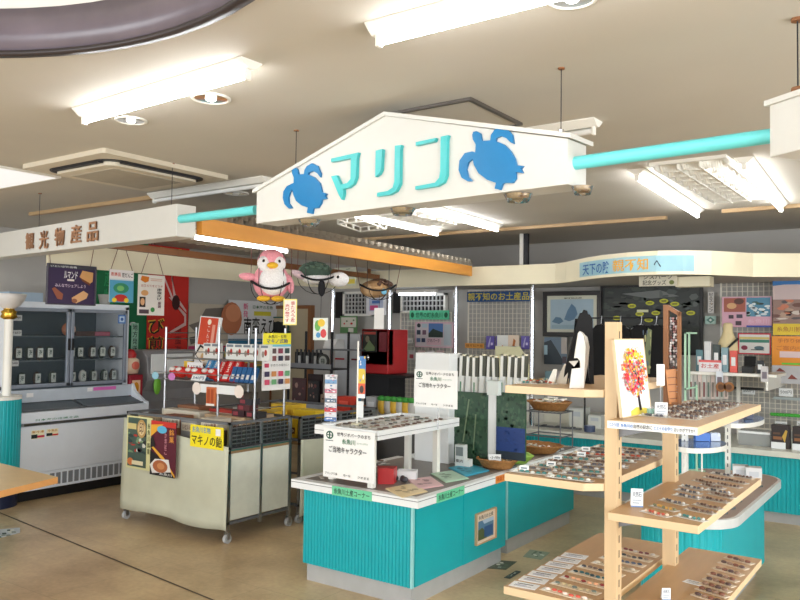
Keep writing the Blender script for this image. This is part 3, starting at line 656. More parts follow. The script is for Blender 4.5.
# small capsule machine and grey cabinet right of the freezer
q = oz(136, 470, 0)
o = thing('capsule_machine', 'small red capsule toy machine right of the freezer', 'vending machine', (-7.3, os_(129, 400, -7.3).y, 0), R90)
cw = .175
RED = mat('red_plastic', (190, 40, 44), .35, noise=.04); RED2 = mat('dark_red_plastic', (150, 26, 44), .35)
MB().box(.02, cw-.02, .02, .2, 0, .95, mat('machine_stand', (150, 140, 132), .5)).build('stand', o)
MB().box(0, cw, 0, .24, .82, 1.12, RED2).build('body', o, .01)
m = MB(); m.art(cw, 1, [('r', .2, .9, .8, 1.06, (236, 196, 160)), ('e', .3, .92, .7, 1.04, (214, 140, 20))]); m.build('picture_panel', o)
MB().lathe([(.0, 1.12), (.085, 1.13), (.105, 1.2), (.095, 1.28), (.05, 1.31), (0, 1.31)], mat('globe_cream', (240, 214, 186), .3), 20, (cw/2, .12, 0)).build('globe', o)
m = MB(); m.ell((cw/2, .02, 1.22), (.05, .01, .045), C(220, 110, 90)); m.build('globe_emblem', o)
MB().lathe([(.06, 1.30), (.07, 1.34), (.04, 1.39), (0, 1.40)], RED, 16, (cw/2, .12, 0)).build('lid', o)
o = thing('rounded_cabinet', 'grey rounded cabinet standing between the capsule machine and the candy cart', 'cabinet', (-7.35, os_(149, 400, -7.3).y+.02, 0), R90)
m = MB(); m.M = Matrix(((0, 0, 1, 0), (1, 0, 0, 0), (0, 1, 0, 0), (0, 0, 0, 1)))
GR = mat('grey_body', (146, 144, 146), .4)
m.prism([(0, 0), (.5, 0), (.5, 1.38), (.12, 1.38), (.03, 1.30), (.0, 1.05), (.1, .92), (.12, .8), (0, .72)], 0, .75, GR); m.build('body', o, .01)
MB().box(.02, .6, -.03, -.01, 1.12, 1.34, WHITE).build('blank_board', o, .003)
MB().ell((.12, -.005, .98), (.05, .02, .10), C(120, 190, 60)).build('green_window', o)
# ------------------------------------------------------------------ candy cart
def caster(par, x, y, z=.085):
    MB().cyl((x, y, z), (x, y, z+.05), .008, STEEL, n=8).cyl((x-.014, y, .034), (x+.014, y, .034), .034, mat('caster_rubber', (190, 190, 190), .5), n=16).box(x-.02, x-.015, y-.015, y+.015, .03, z, STEEL).box(x+.015, x+.02, y-.015, y+.015, .03, z, STEEL).build('caster', par)
def cart(name, label, x0, x1, y0, y1, top, panels, group=None):
    o = thing(name, label, 'display cart', (x0, y0, 0), 0, group); W_, D_ = x1-x0, y1-y0
    for x in (.012, W_-.012):
        for y in (.012, D_-.012):
            MB().box(x-.012, x+.012, y-.012, y+.012, .09, top, STEEL).build('upright', o); caster(o, x, y)
    MB().box(0, W_, 0, D_, top-.22, top-.2, mat('cart_deck', (150, 120, 84), .6)).build('deck', o)
    r = MB()
    for z in (.14, top-.19, top):
        r.box(0, W_, 0, .02, z, z+.02, GREYM).box(0, W_, D_-.02, D_, z, z+.02, GREYM).box(0, .02, 0, D_, z, z+.02, GREYM).box(W_-.02, W_, 0, D_, z, z+.02, GREYM)
    r.build('rail', o)
    n = panels
    for k in range(n):
        a = .02+(D_-.04)*k/n; b = .02+(D_-.04)*(k+1)/n
        MB().box(W_-.018, W_-.004, a+.012, b-.012, .17, top-.2, mat('cart_panel', (226, 228, 214), .5)).build('side_panel', o)
        MB().box(W_-.02, W_+.002, b-.012, b+.012, .1, top, STEEL).build('upright', o)
        g = MB(); g.box(W_-.012, W_-.002, a+.01, b-.01, top-.215, top-.19, C(30, 104, 92))
        for z in range(6): g.box(W_-.01, W_, a+.01, b-.01, top-.18+z*.03, top-.172+z*.03, STEEL)
        for q in range(7): y = a+.015+(b-a-.03)*q/6; g.box(W_-.01, W_-.004, y-.002, y+.002, top-.19, top, STEEL)
        g.box(W_-.05, W_-.03, a+.01, b-.01, top-.2, top-.02, C(60, 62, 62))
        g.build('wire_basket', o)
    return o
cx0, cx1, cy0, cy1 = -5.80, -4.52, 4.16, 4.86
cart('candy_cart', 'steel candy cart on casters with white side panels and cream cloth front', cx0, cx1, cy0, cy1, .90, 2)
def drape(pts_top, pts_bot, name, label, loc_hint, n=28, m=10, amp=.012, seed=1, cat='cloth'):
    rr = random.Random(seed); ph = [rr.uniform(0, 6) for _ in range(4)]; mb = MB(); vs = []; fs = []
    A_, B_ = V(pts_top[0]), V(pts_top[1]); C_, D_ = V(pts_bot[0]), V(pts_bot[1])
    nn = (B_-A_).cross(C_-A_).normalized()
    for j in range(m+1):
        v = j/m
        for i in range(n+1):
            u = i/n; p = (A_*(1-u)+B_*u)*(1-v)+(C_*(1-u)+D_*u)*v
            a = amp*v*(math.sin(u*14+ph[0])+.6*math.sin(u*27+ph[1]+v*2))*.6
            a2 = .02*math.sin(u*PI)*(1-v)*-1
            vs.append(p+nn*a+V((0, 0, a2+ .012*math.sin(u*9+ph[2])*v)))
    for j in range(m):
        for i in range(n): fs.append((j*(n+1)+i, j*(n+1)+i+1, (j+1)*(n+1)+i+1, (j+1)*(n+1)+i))
    c = V(loc_hint); mb.add([v-c for v in vs], fs, CLOTH, True)
    o = solo(mb, name, label, cat, c)
    s = o.modifiers.new('thick', 'SOLIDIFY'); s.thickness = .003
    return o
drape([(cx0+.01, cy0-.03, .87), (cx1+.03, cy0-.03, .74)], [(cx0-.0, cy0-.05, .11), (cx1+.02, cy0-.04, .10)], 'cart_cloth', 'cream cloth hanging over the front of the candy cart', (cx0, cy0-.03, 0), amp=.014)
drape([(cx1+.03, 4.94, .71), (cx1+.02, 6.0, .70)], [(cx1+.04, 4.92, .08), (cx1+.05, 6.0, .12)], 'cart_cloth', 'cream cloth hanging on the cart half hidden behind the front island', (cx1+.03, 4.94, 0), amp=.02, seed=5)
def ff(xl, yt, yb, xr, off=.06): return rt(cy0-off, xl, yt, yb, xr)
poster('product_poster', 'cream bordered food poster, left of two on the cart cloth', 'poster', ff(126, 415, 467, 151, .075), (220, 216, 160), [('r', .05, .04, .8, .97, (70, 90, 80)), ('n', .06, .3, .78, .7, [(40, 60, 60), (210, 210, 200), (180, 50, 40), (120, 150, 110), (30, 30, 36)], 3, 26), ('e', .42, .6, .78, .95, (190, 150, 90)), ('e', .47, .65, .73, .9, (226, 200, 150)), ('v', .52, .66, .68, .9, '印', (90, 40, 20)), ('r', .06, .75, .4, .86, (214, 196, 130)), ('e', .06, .06, .32, .2, (210, 120, 60)), ('r', .25, .08, .7, .16, (226, 216, 180)), ('v', .85, .3, .95, .9, '糸魚川銘菓', (90, 90, 50))])
poster('product_poster', 'dark red cake poster, right of two on the cart cloth', 'poster', ff(150, 420, 474, 175, .08), (92, 22, 44), [('r', 0, .9, 1, 1, (200, 50, 40)), ('p', [(0, .7), (0, .92), (.5, .95), (.3, .84)], (236, 170, 50)), ('e', .25, .78, .65, .92, (90, 180, 220)), ('p', [(0, .66), (.1, .72), (.2, .55), (.12, .45), (0, .5)], (30, 24, 28)), ('p', [(.05, .5), (.12, .52), (.55, .35), (1, .05), (1, 0), (.5, .28)], (230, 170, 60)), ('p', [(0, .45), (.5, .3), (1, 0), (0, 0)], (22, 18, 22)), ('p', [(.0, .18), (.1, .03), (.85, .1), (.75, .32), (.2, .3)], (236, 232, 228)), ('e', .12, .06, .72, .29, (176, 100, 60)), ('e', .3, .12, .6, .24, (206, 140, 90)), ('v', .76, .62, .95, .88, '銘菓', (226, 150, 60)), ('v', .58, .4, .68, .8, 'かまぼこ', (210, 140, 150)), ('t', .4, .02, .9, .07, '糸魚川', (220, 220, 220))])
poster('product_sign', 'yellow sign reading candy of Makino on the front of the cart', 'sign', ff(190, 424, 446, 223, .04), (246, 226, 30), [('t', .06, .66, .62, .93, '糸魚川名物', (30, 130, 190)), ('t', .05, .1, .97, .58, 'マキノの飴', (20, 20, 20)), ('r', .78, .62, .93, .92, (240, 240, 240))])

def box_item(name, label, cat, p, size, col, artx=None, rot=0, group=None, tilt=0, lid=None):
    m = MB(); w, d, h = size; m.box(0, w, 0, d, 0, h, C(*col))
    if artx: m.art(w, h, artx)
    if lid: m.box(-.002, w+.002, -.002, d+.002, h*.8, h+.002, C(*lid))
    o = solo(m, name, label, cat, p, rot, group); o.rotation_euler = (tilt, 0, rot)
    return o
ct = .70  # deck height
def deckz(): return ct
# goods lying in the cart
kinds = [('flat cracker box', (206, 176, 140)), ('brown sweets carton', (150, 100, 70)), ('white candy carton', (222, 214, 196)), ('red candy carton', (190, 60, 50)), ('grey candy carton', (150, 150, 150))]
spots = [(-5.72, 4.22, .26, .14, .10, 0), (-5.44, 4.24, .24, .14, .12, 1), (-5.16, 4.22, .2, .14, .10, 4), (-4.94, 4.24, .2, .14, .13, 2), (-5.70, 4.45, .5, .12, .14, 2), (-5.15, 4.46, .5, .12, .13, 0), (-5.7, 4.62, .3, .14, .16, 1), (-5.3, 4.64, .32, .12, .15, 3), (-4.94, 4.62, .3, .14, .14, 0)]
pos = ['front left corner', 'front row, second', 'front row, third', 'front right', 'middle row left, long', 'middle row right, long', 'back row left', 'back row middle', 'back row right']
for k, (x, y, w, d, h, c) in enumerate(spots):
    box_item('sweets_box', '%s lying in the candy cart, %s' % (kinds[c][0], pos[k]), 'box', (x, y, ct), (w, d, h+.09), kinds[c][1], [('r', .05, .55, .95, .9, (236, 226, 206)), ('t', .12, .6, .88, .85, 'いとい銘菓', (130, 60, 40))], random.uniform(-.04, .04), 'sweets cartons in the candy cart')
for k in range(5):
    m = MB(); m.cyl((0, 0, 0), (0, 0, .16), .045, C(190, 160, 120), n=14).cyl((0, 0, .16), (0, 0, .175), .047, C(220, 210, 190), n=14)
    solo(m, 'cracker_tube', 'beige cracker tube behind the cream cloth, %s from the left' % ['first', 'second', 'third', 'fourth', 'fifth'][k], 'tube', (-5.28+k*.1, 4.2-.01, ct) if False else (-5.30+k*.11, 4.405, ct), 0, 'cracker tubes in the cart')
for k in range(8):
    m = MB(); m.box(0, .1, 0, .05, 0, .15, C(*[(60, 50, 46), (80, 76, 70), (46, 60, 54), (120, 110, 96)][k % 4])); m.art(.1, .15, [('r', .2, .3, .8, .7, (210, 205, 190))]); 
    solo(m, 'candy_pouch', 'dark candy pouch in the right wire baskets of the cart, %s from the front' % ['first', 'second', 'third', 'fourth', 'fifth', 'sixth', 'seventh', 'rearmost'][k], 'pouch', (-4.585, 4.19+k*.08, ct), R90, 'candy pouches in the wire baskets')

# wire rack on the cart
def rack(label, x0, xm_, x1, y0, y1, zb, zt):
    o = thing('wire_rack', label, 'rack', (x0, y0, zb)); H = zt-zb; W_ = x1-x0; D_ = y1-y0
    for x in (0, xm_-x0, W_):
        f = MB()
        for y in (0, D_): f.cyl((x, y, 0), (x, y, H), .011, STEEL, n=8)
        for z in (.1, H*.42, H*.62, H*.86, H*.93): f.cyl((x, 0, z), (x, D_, z), .004, STEEL, n=6)
        f.build('ladder_frame', o)
    for z, ya, yb in ((H*.40, -.12, D_), (H*.64, 0, D_)):
        s = MB(); s.cyl((0, ya, z), (W_, ya, z), .006, STEEL, n=6).cyl((0, yb, z), (W_, yb, z), .006, STEEL, n=6).cyl((0, ya, z+.06), (W_, ya, z+.06), .004, STEEL, n=6)
        for i in range(int(W_/.05)+1): s.cyl((i*.05, ya, z), (i*.05, yb, z), .002, STEEL, n=4)
        s.build('wire_shelf', o)
    return o
ry0, ry1 = 4.46, 4.80
rack('steel wire rack with three ladder frames standing on the candy cart', -5.68, -4.99, -4.56, ry0, ry1, .90, 1.65)
zs1 = .90+.75*.40+.006; zs2 = .90+.75*.64+.006
# lower shelf goods
for k in range(6):
    m = MB(); m.ell((.06, .05, .05), (.068, .05, .05), C(216, 44, 36), 12, 6); m.ell((.06, .02, .075), (.035, .03, .02), C(236, 226, 220), 8, 5)
    solo(m, 'red_sweets_bag', 'round red sweets bag on the lower rack shelf, %s from the left' % ['first', 'second', 'third', 'fourth', 'fifth', 'sixth'][k], 'bag', (-5.66+k*.105, 4.46-.02*(k % 2), zs1), 0, 'round red bags on the rack')
bx = [((70, 140, 190), 'blue and white'), ((70, 140, 190), 'blue and white'), ((206, 40, 38), 'red'), ((206, 40, 38), 'red'), ((206, 40, 38), 'red')]
for k, (c, cn) in enumerate(bx):
    box_item('candy_box', 'slim upright %s candy box on the rack, %s of the five' % (cn, ['first', 'second', 'third', 'fourth', 'rightmost'][k]), 'box', (-5.22+k*.085, 4.46, zs1), (.075, .03, .2), c, [('r', .1, .1, .9, .3, (235, 235, 230)), ('v', .3, .4, .7, .9, '飴玉', (250, 240, 230)), ('r', .05, .92, .95, .97, (240, 230, 220))], 0, 'slim candy boxes on the rack', tilt=-.5)
for k in range(5):
    box_item('blue_candy_box', 'small blue candy box at the right end of the lower rack shelf, %s' % ['leftmost', 'second', 'middle', 'fourth', 'rightmost'][k], 'box', (-4.86+k*.058, 4.46, zs1), (.05, .03, .13), (40, 96, 150), [('r', .2, .2, .8, .5, (230, 230, 230))], 0, 'blue candy boxes on the rack', tilt=-.35)
# upper shelf goods
for k in range(7):
    m = MB(); m.box(0, .1, 0, .04, 0, .13, C(228, 228, 224)); m.art(.1, .13, [('e', .2, .2, .5, .6, (150, 140, 130)), ('e', .5, .3, .8, .7, (180, 60, 50)), ('r', .1, .8, .9, .95, (120, 130, 140))])
    solo(m, 'white_gift_pack', 'white gift pack on the upper rack shelf, %s from the left' % ['first', 'second', 'third', 'fourth', 'fifth', 'sixth', 'last'][k], 'pack', (-5.15+k*.1-.08*(k < 2), 4.5, zs2), 0, 'white gift packs on the rack')
m = MB(); m.box(0, .27, 0, .02, 0, .46, C(226, 226, 226)); m.art(.27, .46, [('r', .05, .45, .9, .98, (206, 70, 40)), ('e', .4, .84, .58, .95, (240, 230, 210)), ('v', .44, .45, .56, .82, 'こんぶ', (230, 200, 190)), ('r', .66, .5, .8, .85, (230, 160, 140)), ('p', [(.0, .25), (.2, .45), (.95, .3), (.6, 0)], (40, 34, 34)), ('p', [(.06, .24), (.24, .4), (.88, .28), (.58, .04)], (232, 222, 206)), ('e', .3, .14, .6, .3, (206, 170, 120))])
o = solo(m, 'cracker_pouch', 'large orange and white pouch leaning at the back of the rack', 'pouch', (-5.5, 4.62, zs2-.09), 0); o.rotation_euler = (-.1, .06, 0)
m = MB(); m.box(0, .09, 0, .04, 0, .12, C(240, 200, 60)); solo(m, 'yellow_pack', 'small yellow pack left of the large orange pouch', 'pack', (-5.6, 4.6, zs1+.02))
m = MB(); m.box(0, .2, 0, .003, 0, .09, WHITE); m.art(.2, .09, [('t', .2, .3, .9, .7, '人気商品', (90, 90, 90)), ('r', .05, .3, .12, .7, (200, 40, 40))]); o = solo(m, 'price_card', 'white price card below the large orange pouch', 'price card', (-5.46, 4.52, zs2-.13))
m = MB(); m.box(0, .17, 0, .003, 0, .07, WHITE); m.art(.17, .07, [('t', .1, .3, .9, .7, '540円', (60, 90, 130))]); o = solo(m, 'price_card', 'white price card in front of the round red bags', 'price card', (-5.2, 4.34, zs1-.01)); o.rotation_euler = (-.4, 0, 0)
for k, (x, c, n) in enumerate(((-5.64, (150, 200, 220), 'pale blue'), (-5.42, (206, 130, 196), 'pink'))):
    m = MB(); m.M = XM; m.prism([(.045*math.cos(i*PI/8), .032*math.sin(i*PI/8)) for i in range(16)], 0, .003, C(*c)); solo(m, 'price_tag', 'round %s price tag clipped to the lower rack shelf' % n, 'price tag', (x, 4.325, zs1+.02))
# badge strip below the shelf
o = thing('badge_strip', 'white strip with two round badges hanging under the lower rack shelf', 'sign', (-5.12, 4.31, zs1-.09))
MB().box(.08, .5, 0, .004, 0, .07, WHITE).build('strip', o)
for x in (.04, .54):
    m = MB(); m.M = XM; m.prism([(x+.05*math.cos(i*PI/8)*(1+.06*(i % 2)), .03+.05*math.sin(i*PI/8)*(1+.06*(i % 2))) for i in range(16)], 0, .004, C(240, 226, 216)); m.build('round_badge', o)
m = MB(); m.box(0, .1, 0, .02, 0, .15, C(206, 110, 60)); m.art(.1, .15, [('r', .12, .12, .45, .9, (170, 70, 30)), ('r', .55, .12, .88, .9, (170, 70, 30)), ('r', 0, 0, 1, .12, (240, 230, 220))])
solo(m, 'orange_snack_pack', 'orange snack pack hanging under the white badge strip', 'pack', (-4.94, 4.29, zs1-.19))
for k in range(5):
    m = MB(); m.box(0, .14, 0, .1, 0, .05, C(*[(60, 34, 40), (44, 40, 40), (90, 40, 44), (52, 50, 56), (70, 60, 54)][k])); m.art(.14, .05, [('r', .1, .2, .5, .8, (150, 60, 70))])
    solo(m, 'dark_sweets_box', 'dark flat sweets box stacked right of the orange snack pack, %s' % ['bottom left', 'bottom right', 'middle', 'upper', 'top'][k], 'box', [(-4.86, 4.5, .92), (-4.70, 4.5, .92), (-4.8, 4.5, .97), (-4.79, 4.51, 1.02), (-4.8, 4.5, 1.07)][k], 0, 'dark sweets boxes under the rack')
# candy list board on the right ladder frame
pl = rs(-4.54, 262, 333, 391, 290)
arts = [('r', 0, .8, 1, 1, (250, 236, 60)), ('t', .18, .91, .82, .97, '糸魚川・名物', (30, 30, 40)), ('t', .12, .82, .88, .9, 'マキノ式飴', (30, 60, 140)), ('r', 0, .76, 1, .8, (120, 200, 220))]
for r in range(2):
    for c in range(4): arts.append(('r', .05+c*.24, .64-r*.13, .22+c*.24, .73-r*.13, (60+40*((c+r) % 3), 60+20*(c % 2), 80)))
arts.append(('r', .05, .40, .2, .47, (190, 60, 90)))
arts.append(('t', .25, .41, .9, .46, '手作りの味わい', (150, 150, 150)))
for r in range(2):
    for c in range(4): arts.append(('r', .05+c*.24, .24-r*.14, .22+c*.24, .33-r*.14, [(70, 60, 90), (220, 150, 90), (214, 80, 110), (110, 170, 120)][(c+r*2) % 4]))
o = poster('price_board', 'white candy price board with yellow heading on the rack', 'sign', pl, (242, 240, 238), arts)
# ---- second cart behind, with yellow goods
cart('goods_cart', 'steel goods cart behind the candy cart carrying yellow boxes', cx0, cx1, 4.96, 6.05, .88, 2)
yl = [(-4.85, 5.02, .24, .14, .16, (236, 196, 40)), (-4.82, 5.2, .26, .16, .22, (240, 204, 50)), (-5.15, 5.05, .24, .16, .2, (230, 190, 60)), (-4.8, 5.45, .22, .2, .16, (214, 160, 60)), (-4.78, 5.72, .2, .2, .15, (226, 176, 50)), (-5.2, 5.3, .26, .2, .24, (236, 196, 60)), (-5.5, 5.1, .24, .2, .2, (226, 226, 220))]
for k, (x, y, w, d, h, c) in enumerate(yl):
    box_item('yellow_snack_box' if c[2] < 100 else 'white_snack_box', '%s snack box on the goods cart, %s' % ('white' if c[2] > 100 else 'yellow', ['front right', 'tall one behind the front right', 'front centre', 'third from front at right', 'rearmost at right', 'tall centre', 'front left'][k]), 'box', (x, y, .685), (w, d, h+.02), c, [('r', .1, .3, .9, .6, (90, 60, 30)), ('t', .15, .35, .85, .55, 'あめ', (250, 240, 200))], 0, 'snack boxes on the goods cart')
for k in range(6):
    m = MB(); m.box(0, .17, 0, .035, 0, .2, C(*[(40, 38, 36), (230, 190, 50), (30, 30, 30)][k % 3])); m.art(.17, .2, [('p', [(.2, .2), (.4, .8), (.5, .8), (.35, .15)], (220, 210, 60))])
    solo(m, 'seaweed_pouch', 'standing %s pouch at the right edge of the goods cart, %s from the front' % (['black', 'yellow', 'black'][k % 3], ['first', 'second', 'third', 'fourth', 'fifth', 'sixth'][k]), 'pouch', (-4.56, 5.05+k*.16, .685), R90, 'pouches on the goods cart')

# ------------------------------------------------------------------ front island counter
def front_island():
    o = thing('island_counter', 'turquoise ribbed island counter with white slab, nearest the camera', 'counter', (-3.46, 3.92, 0))
    Mw = Matrix.Translation((-3.46, 3.92, 0)).inverted()
    x0, x1, y0, y1 = -3.49, -2.62, 3.90, 5.04
    m = MB(); m.M = Mw; m.box(x0+.02, x1-.02, y0+.0, y1, 0, .115, KICK); m.build('kickboard', o)
    m = MB(); m.M = Mw; m.box(x0+.005, x1-.005, y0-.015, y1+.02, .115, .60, TEAL)
    m.build('body', o)
    r = ribbed([(x0, y0-.018), (x1-.012, y0-.018)], .115, .60, TEAL, .026, .006); r.v = [Mw @ v for v in r.v]; r.build('ribbed_panel', o)
    m = MB(); m.M = Mw; m.box(x1-.005, x1+.0, y0+.01, (y0+y1)/2, .115, .60, TEAL); m.build('side_panel', o)
    m = MB(); m.M = Mw; m.box(x1-.003, x1+.004, (y0+y1)/2, y1+.02, .115, .60, TEAL); m.build('side_panel', o)
    m = MB(); m.M = Mw; m.box(x1-.012, x1+.004, y0-.026, y0-.008, .115, .60, mat('corner_strip', (150, 214, 214), .3)); m.build('corner_strip', o)
    sx0, sx1, sy0, sy1 = -3.57, -2.56, 3.84, 5.06
    m = MB(); m.M = Mw; m.box(sx0, sx1, sy0, sy1, .60, .655, WHITE).box(sx0-.001, sx1+.001, sy0-.001, sy1+.001, .638, .642, GREYM).box(sx0+.07, sx1-.05, sy0+.06, sy1-.02, .655, .6565, TOPG); m.build('slab', o, .002)
front_island()
zt = .6575
def edge_label(label, P, w, h, rot, txt, base, ink):
    return poster('edge_label', label, 'label', (P, w, h, rot), base, [('t', .05, .18, .95, .84, txt, ink)], th=.003)
q = ot(332, 490, 3.835); q2 = ot(371.5, 500, 3.835)
edge_label('green label with kanji on the front edge of the island slab', (q.x, 3.835, .598), q2.x-q.x, .058, 0, '糸魚川土産コーナー', (110, 206, 160), (20, 60, 50))
q = os_(437, 495, -2.556); q2 = os_(464.5, 488, -2.556)
edge_label('green label with kanji on the right edge of the island slab', (-2.556, q.y, .598), q2.y-q.y, .058, R90, '糸魚川土産コーナー', (110, 206, 160), (20, 60, 50))
q = os_(496, 475, -2.556); q2 = os_(509, 470, -2.556)
edge_label('orange label at the far right corner of the island slab', (-2.556, q.y, .60), q2.y-q.y, .05, R90, '翡翠', (226, 140, 60), (200, 90, 30))
poster('framed_notice', 'framed sea photo notice on the turquoise side of the front island', 'notice', rs(-2.608, 476, 515, 545, 495), (236, 214, 190), [('t', .12, .78, .88, .92, '糸魚川の土産', (70, 60, 50)), ('r', .1, .1, .9, .74, (90, 130, 160)), ('p', [(.1, .1), (.1, .45), (.3, .5), (.5, .3), (.55, .1)], (90, 100, 60)), ('p', [(.3, .74), (.4, .6), (.9, .62), (.9, .74)], (180, 200, 220)), ('r', .4, .15, .85, .5, (50, 90, 140))], frame=(.006, C(200, 160, 120)))
# raised shelf
o = thing('raised_shelf', 'white raised shelf on four posts standing on the front island', 'shelf', (-3.40, 3.88, zt))
SH = 1.01-zt
MB().box(0, .51, 0, .97, SH-.04, SH, WHITE).build('shelf_board', o, .002)
MB().box(-.004, .514, -.004, .012, SH-.045, SH+.014, WHITE).box(-.004, .514, .958, .974, SH-.045, SH+.014, WHITE).box(-.004, .012, .012, .958, SH-.045, SH+.014, WHITE).box(.498, .514, .012, .958, SH-.045, SH+.014, WHITE).box(-.005, .515, -.005, -.004, SH-.02, SH-.017, GREYM).box(.514, .515, -.004, .974, SH-.02, SH-.017, GREYM).build('rim', o)
for x, y in ((.05, .10), (.43, .03), (.23, .72), (.47, .72)):
    MB().box(x-.02, x+.02, y-.0, y+.04, 0, SH-.055, WHITEP).build('post', o, .003)
def mascot_sign(name, label, P, w, h, rot=0, tilt=0):
    # three drawn characters of the original are left blank
    o = poster(name, label, 'sign', (P, w, h, rot), (244, 244, 242), [('e', .05, .78, .2, .95, (40, 90, 70)), ('e', .075, .81, .175, .92, (244, 244, 242)), ('r', .11, .8, .14, .93, (40, 90, 70)), ('r', .07, .855, .18, .875, (40, 90, 70)), ('r', .05, .745, .2, .76, (70, 90, 90)), ('t', .28, .86, .93, .94, '世界ジオパークのまち', (40, 40, 40)), ('t', .38, .71, .64, .82, '糸魚川', (30, 110, 70)), ('t', .68, .73, .88, .78, '(いといがわ)', (130, 170, 150)), ('t', .12, .52, .86, .65, 'ご当地キャラクター', (40, 40, 44)),
        ('t', .05, .06, .3, .11, 'ブラック番長', (60, 60, 60)), ('t', .42, .06, .56, .11, 'ぬーな', (60, 60, 60)), ('t', .7, .06, .92, .11, 'ジオまる', (60, 60, 60))])
    o.rotation_euler = (tilt, 0, rot); return o
pl = rt(3.84, 323, 427.5, 476, 374)
mascot_sign('notice_sign', 'white character notice sign on the front posts of the raised shelf', pl[0], pl[1]+.0, pl[2])
pl = rt(4.3, 414, 369, 406, 457)
mascot_sign('notice_sign', 'white character notice sign standing above the raised shelf', (pl[0][0], 4.3, pl[0][2]), pl[1], pl[2])
MB_ = MB(); MB_.box(-.003, .003, 0, .006, 0, pl[0][2]-1.01+.02, CLEAR); solo(MB_, 'sign_stick', 'clear stick holding the upper character notice sign', 'stick', (pl[0][0]+pl[1]*.55, 4.307, 1.01))
# small goods on the raised shelf: keyrings
KC = [((160, 146, 130), 'beige'), ((120, 126, 120), 'grey green'), ((86, 78, 78), 'dark'), ((190, 186, 180), 'pale'), ((120, 92, 80), 'brown')]
kp = []
for c, _ in KC:
    m = MB(); m.ell((0, 0, .006), (.024, .016, .006), C(*c), 8, 4); m.box(-.05, .05, -.012, .012, 0, .0015, C(206, 200, 190)); kp.append(m.build('proto')); COL.objects.unlink(kp[-1])
n = 0
for i in range(4):
    for j in range(12):
        k = (i*3+j*2+i*j) % 5
        again(kp[k], 'stone_keyring', '%s stone keyring lying on the white raised shelf' % KC[k][1], 'keyring', (-3.31+i*.112+random.uniform(-.015, .015), 4.02+j*.066+random.uniform(-.01, .01), 1.0112), random.uniform(0, 3), '%s stone keyrings on the raised shelf' % KC[k][1])
for i in range(10):
    k = i % 5; again(kp[k], 'stone_magnet', 'small %s stone magnet at the left end of the island slab' % KC[k][1], 'magnet', (-3.53+random.uniform(0, .12), 3.98+i*.085, zt+.002), random.uniform(0, 3), '%s stone magnets on the island slab' % KC[k][1])
# signs on a pole, postcard tower
o = thing('sign_pole', 'thin white pole with a colourful vertical strip and a white card', 'sign', tuple(V(oz(357, 425, 1.011))))
MB().cyl((0, 0, 0), (0, 0, .012), .04, CREAM, n=16).build('base', o)
MB().cyl((0, 0, .01), (0, 0, .56), .006, WHITEP, n=8).build('pole', o)
m = MB(); m.M = Matrix.Rotation(.3, 4, 'Z'); m.box(.005, .055, 0, .003, .18, .46, C(70, 130, 190)); m.M = Matrix.Rotation(.3, 4, 'Z') @ Matrix.Translation((.005, 0, .18)); m.art(.05, .28, [('r', 0, .35, 1, .7, (220, 190, 60)), ('n', 0, .3, 1, 1, [(230, 230, 230), (60, 110, 190), (230, 180, 50)], 4, 10), ('r', 0, .1, 1, .35, (220, 90, 40)), ('e', .2, .12, .8, .3, (60, 40, 30)), ('r', 0, 0, 1, .1, (240, 240, 240))]); m.build('picture_strip', o)
MB().box(.0, .05, 0, .003, .05, .16, WHITE).build('card', o)
o = thing('postcard_tower', 'narrow stack of colourful postcards at the left end of the raised shelf', 'postcard rack', (-3.345, 3.95, 1.011))
MB().cyl((0, 0, 0), (0, 0, .02), .045, WHITE, n=16).cyl((0, .02, 0), (0, .02, .34), .006, STEEL, n=8).build('stand', o)
for k in range(5):
    m = MB(); m.M = Matrix.Translation((-.04, 0, .03+k*.062)) @ Matrix.Rotation(.3, 4, 'Z'); m.box(0, .085, 0, .006, 0, .06, C(214, 212, 216)); m.art(.085, .06, [('r', 0, 0, 1, .45, [(70, 110, 170), (200, 60, 70), (90, 110, 130), (200, 120, 140), (110, 150, 190)][k]), ('n', .05, .1, .95, .9, [(226, 220, 226), (60, 110, 170), (120, 130, 140), (236, 236, 240), [(200, 60, 80), (60, 60, 90)][k % 2]], k+9, 12)]); m.build('postcard', o)
# cloths on the slab
for k, (pts, c, n, txt) in enumerate((([(385, 489), (412, 484), (428, 492), (402, 498)], (234, 214, 170), 'cream', 5), ([(407, 480), (431, 477), (444, 486), (418, 490)], (232, 192, 194), 'pink', 6), ([(430, 474), (452, 471), (469, 479), (446, 483)], (190, 220, 196), 'pale green', 7), ([(448, 468), (470, 464), (490, 471), (466, 477)], (66, 176, 204), 'bright blue', 8))):
    P = [oz(x, y, zt+.001) for x, y in pts]; c0 = sum(P, V())/4; m = MB()
    for l in range(3):
        f = 1-.03*l
        m.prism([((p.x-c0.x)*f, (p.y-c0.y)*f) for p in P], l*.0025, l*.0025+.0022, C(*c))
    rr = random.Random(txt)
    for i in range(9):
        a = P[0]+(P[1]-P[0])*rr.uniform(.2, .75)+(P[3]-P[0])*rr.uniform(.2, .75)-c0; s = rr.uniform(.01, .025)
        m.add([(a.x+s*math.cos(t*PI/3), a.y+s*math.sin(t*PI/3), .0074+i*.0002) for t in range(6)], [tuple(range(6))], C(*[max(0, v-60) for v in c]))
    solo(m, 'folded_hand_towel', 'folded %s printed hand towel on the right side of the island slab' % n, 'towel', c0, 0, bevel=.001)
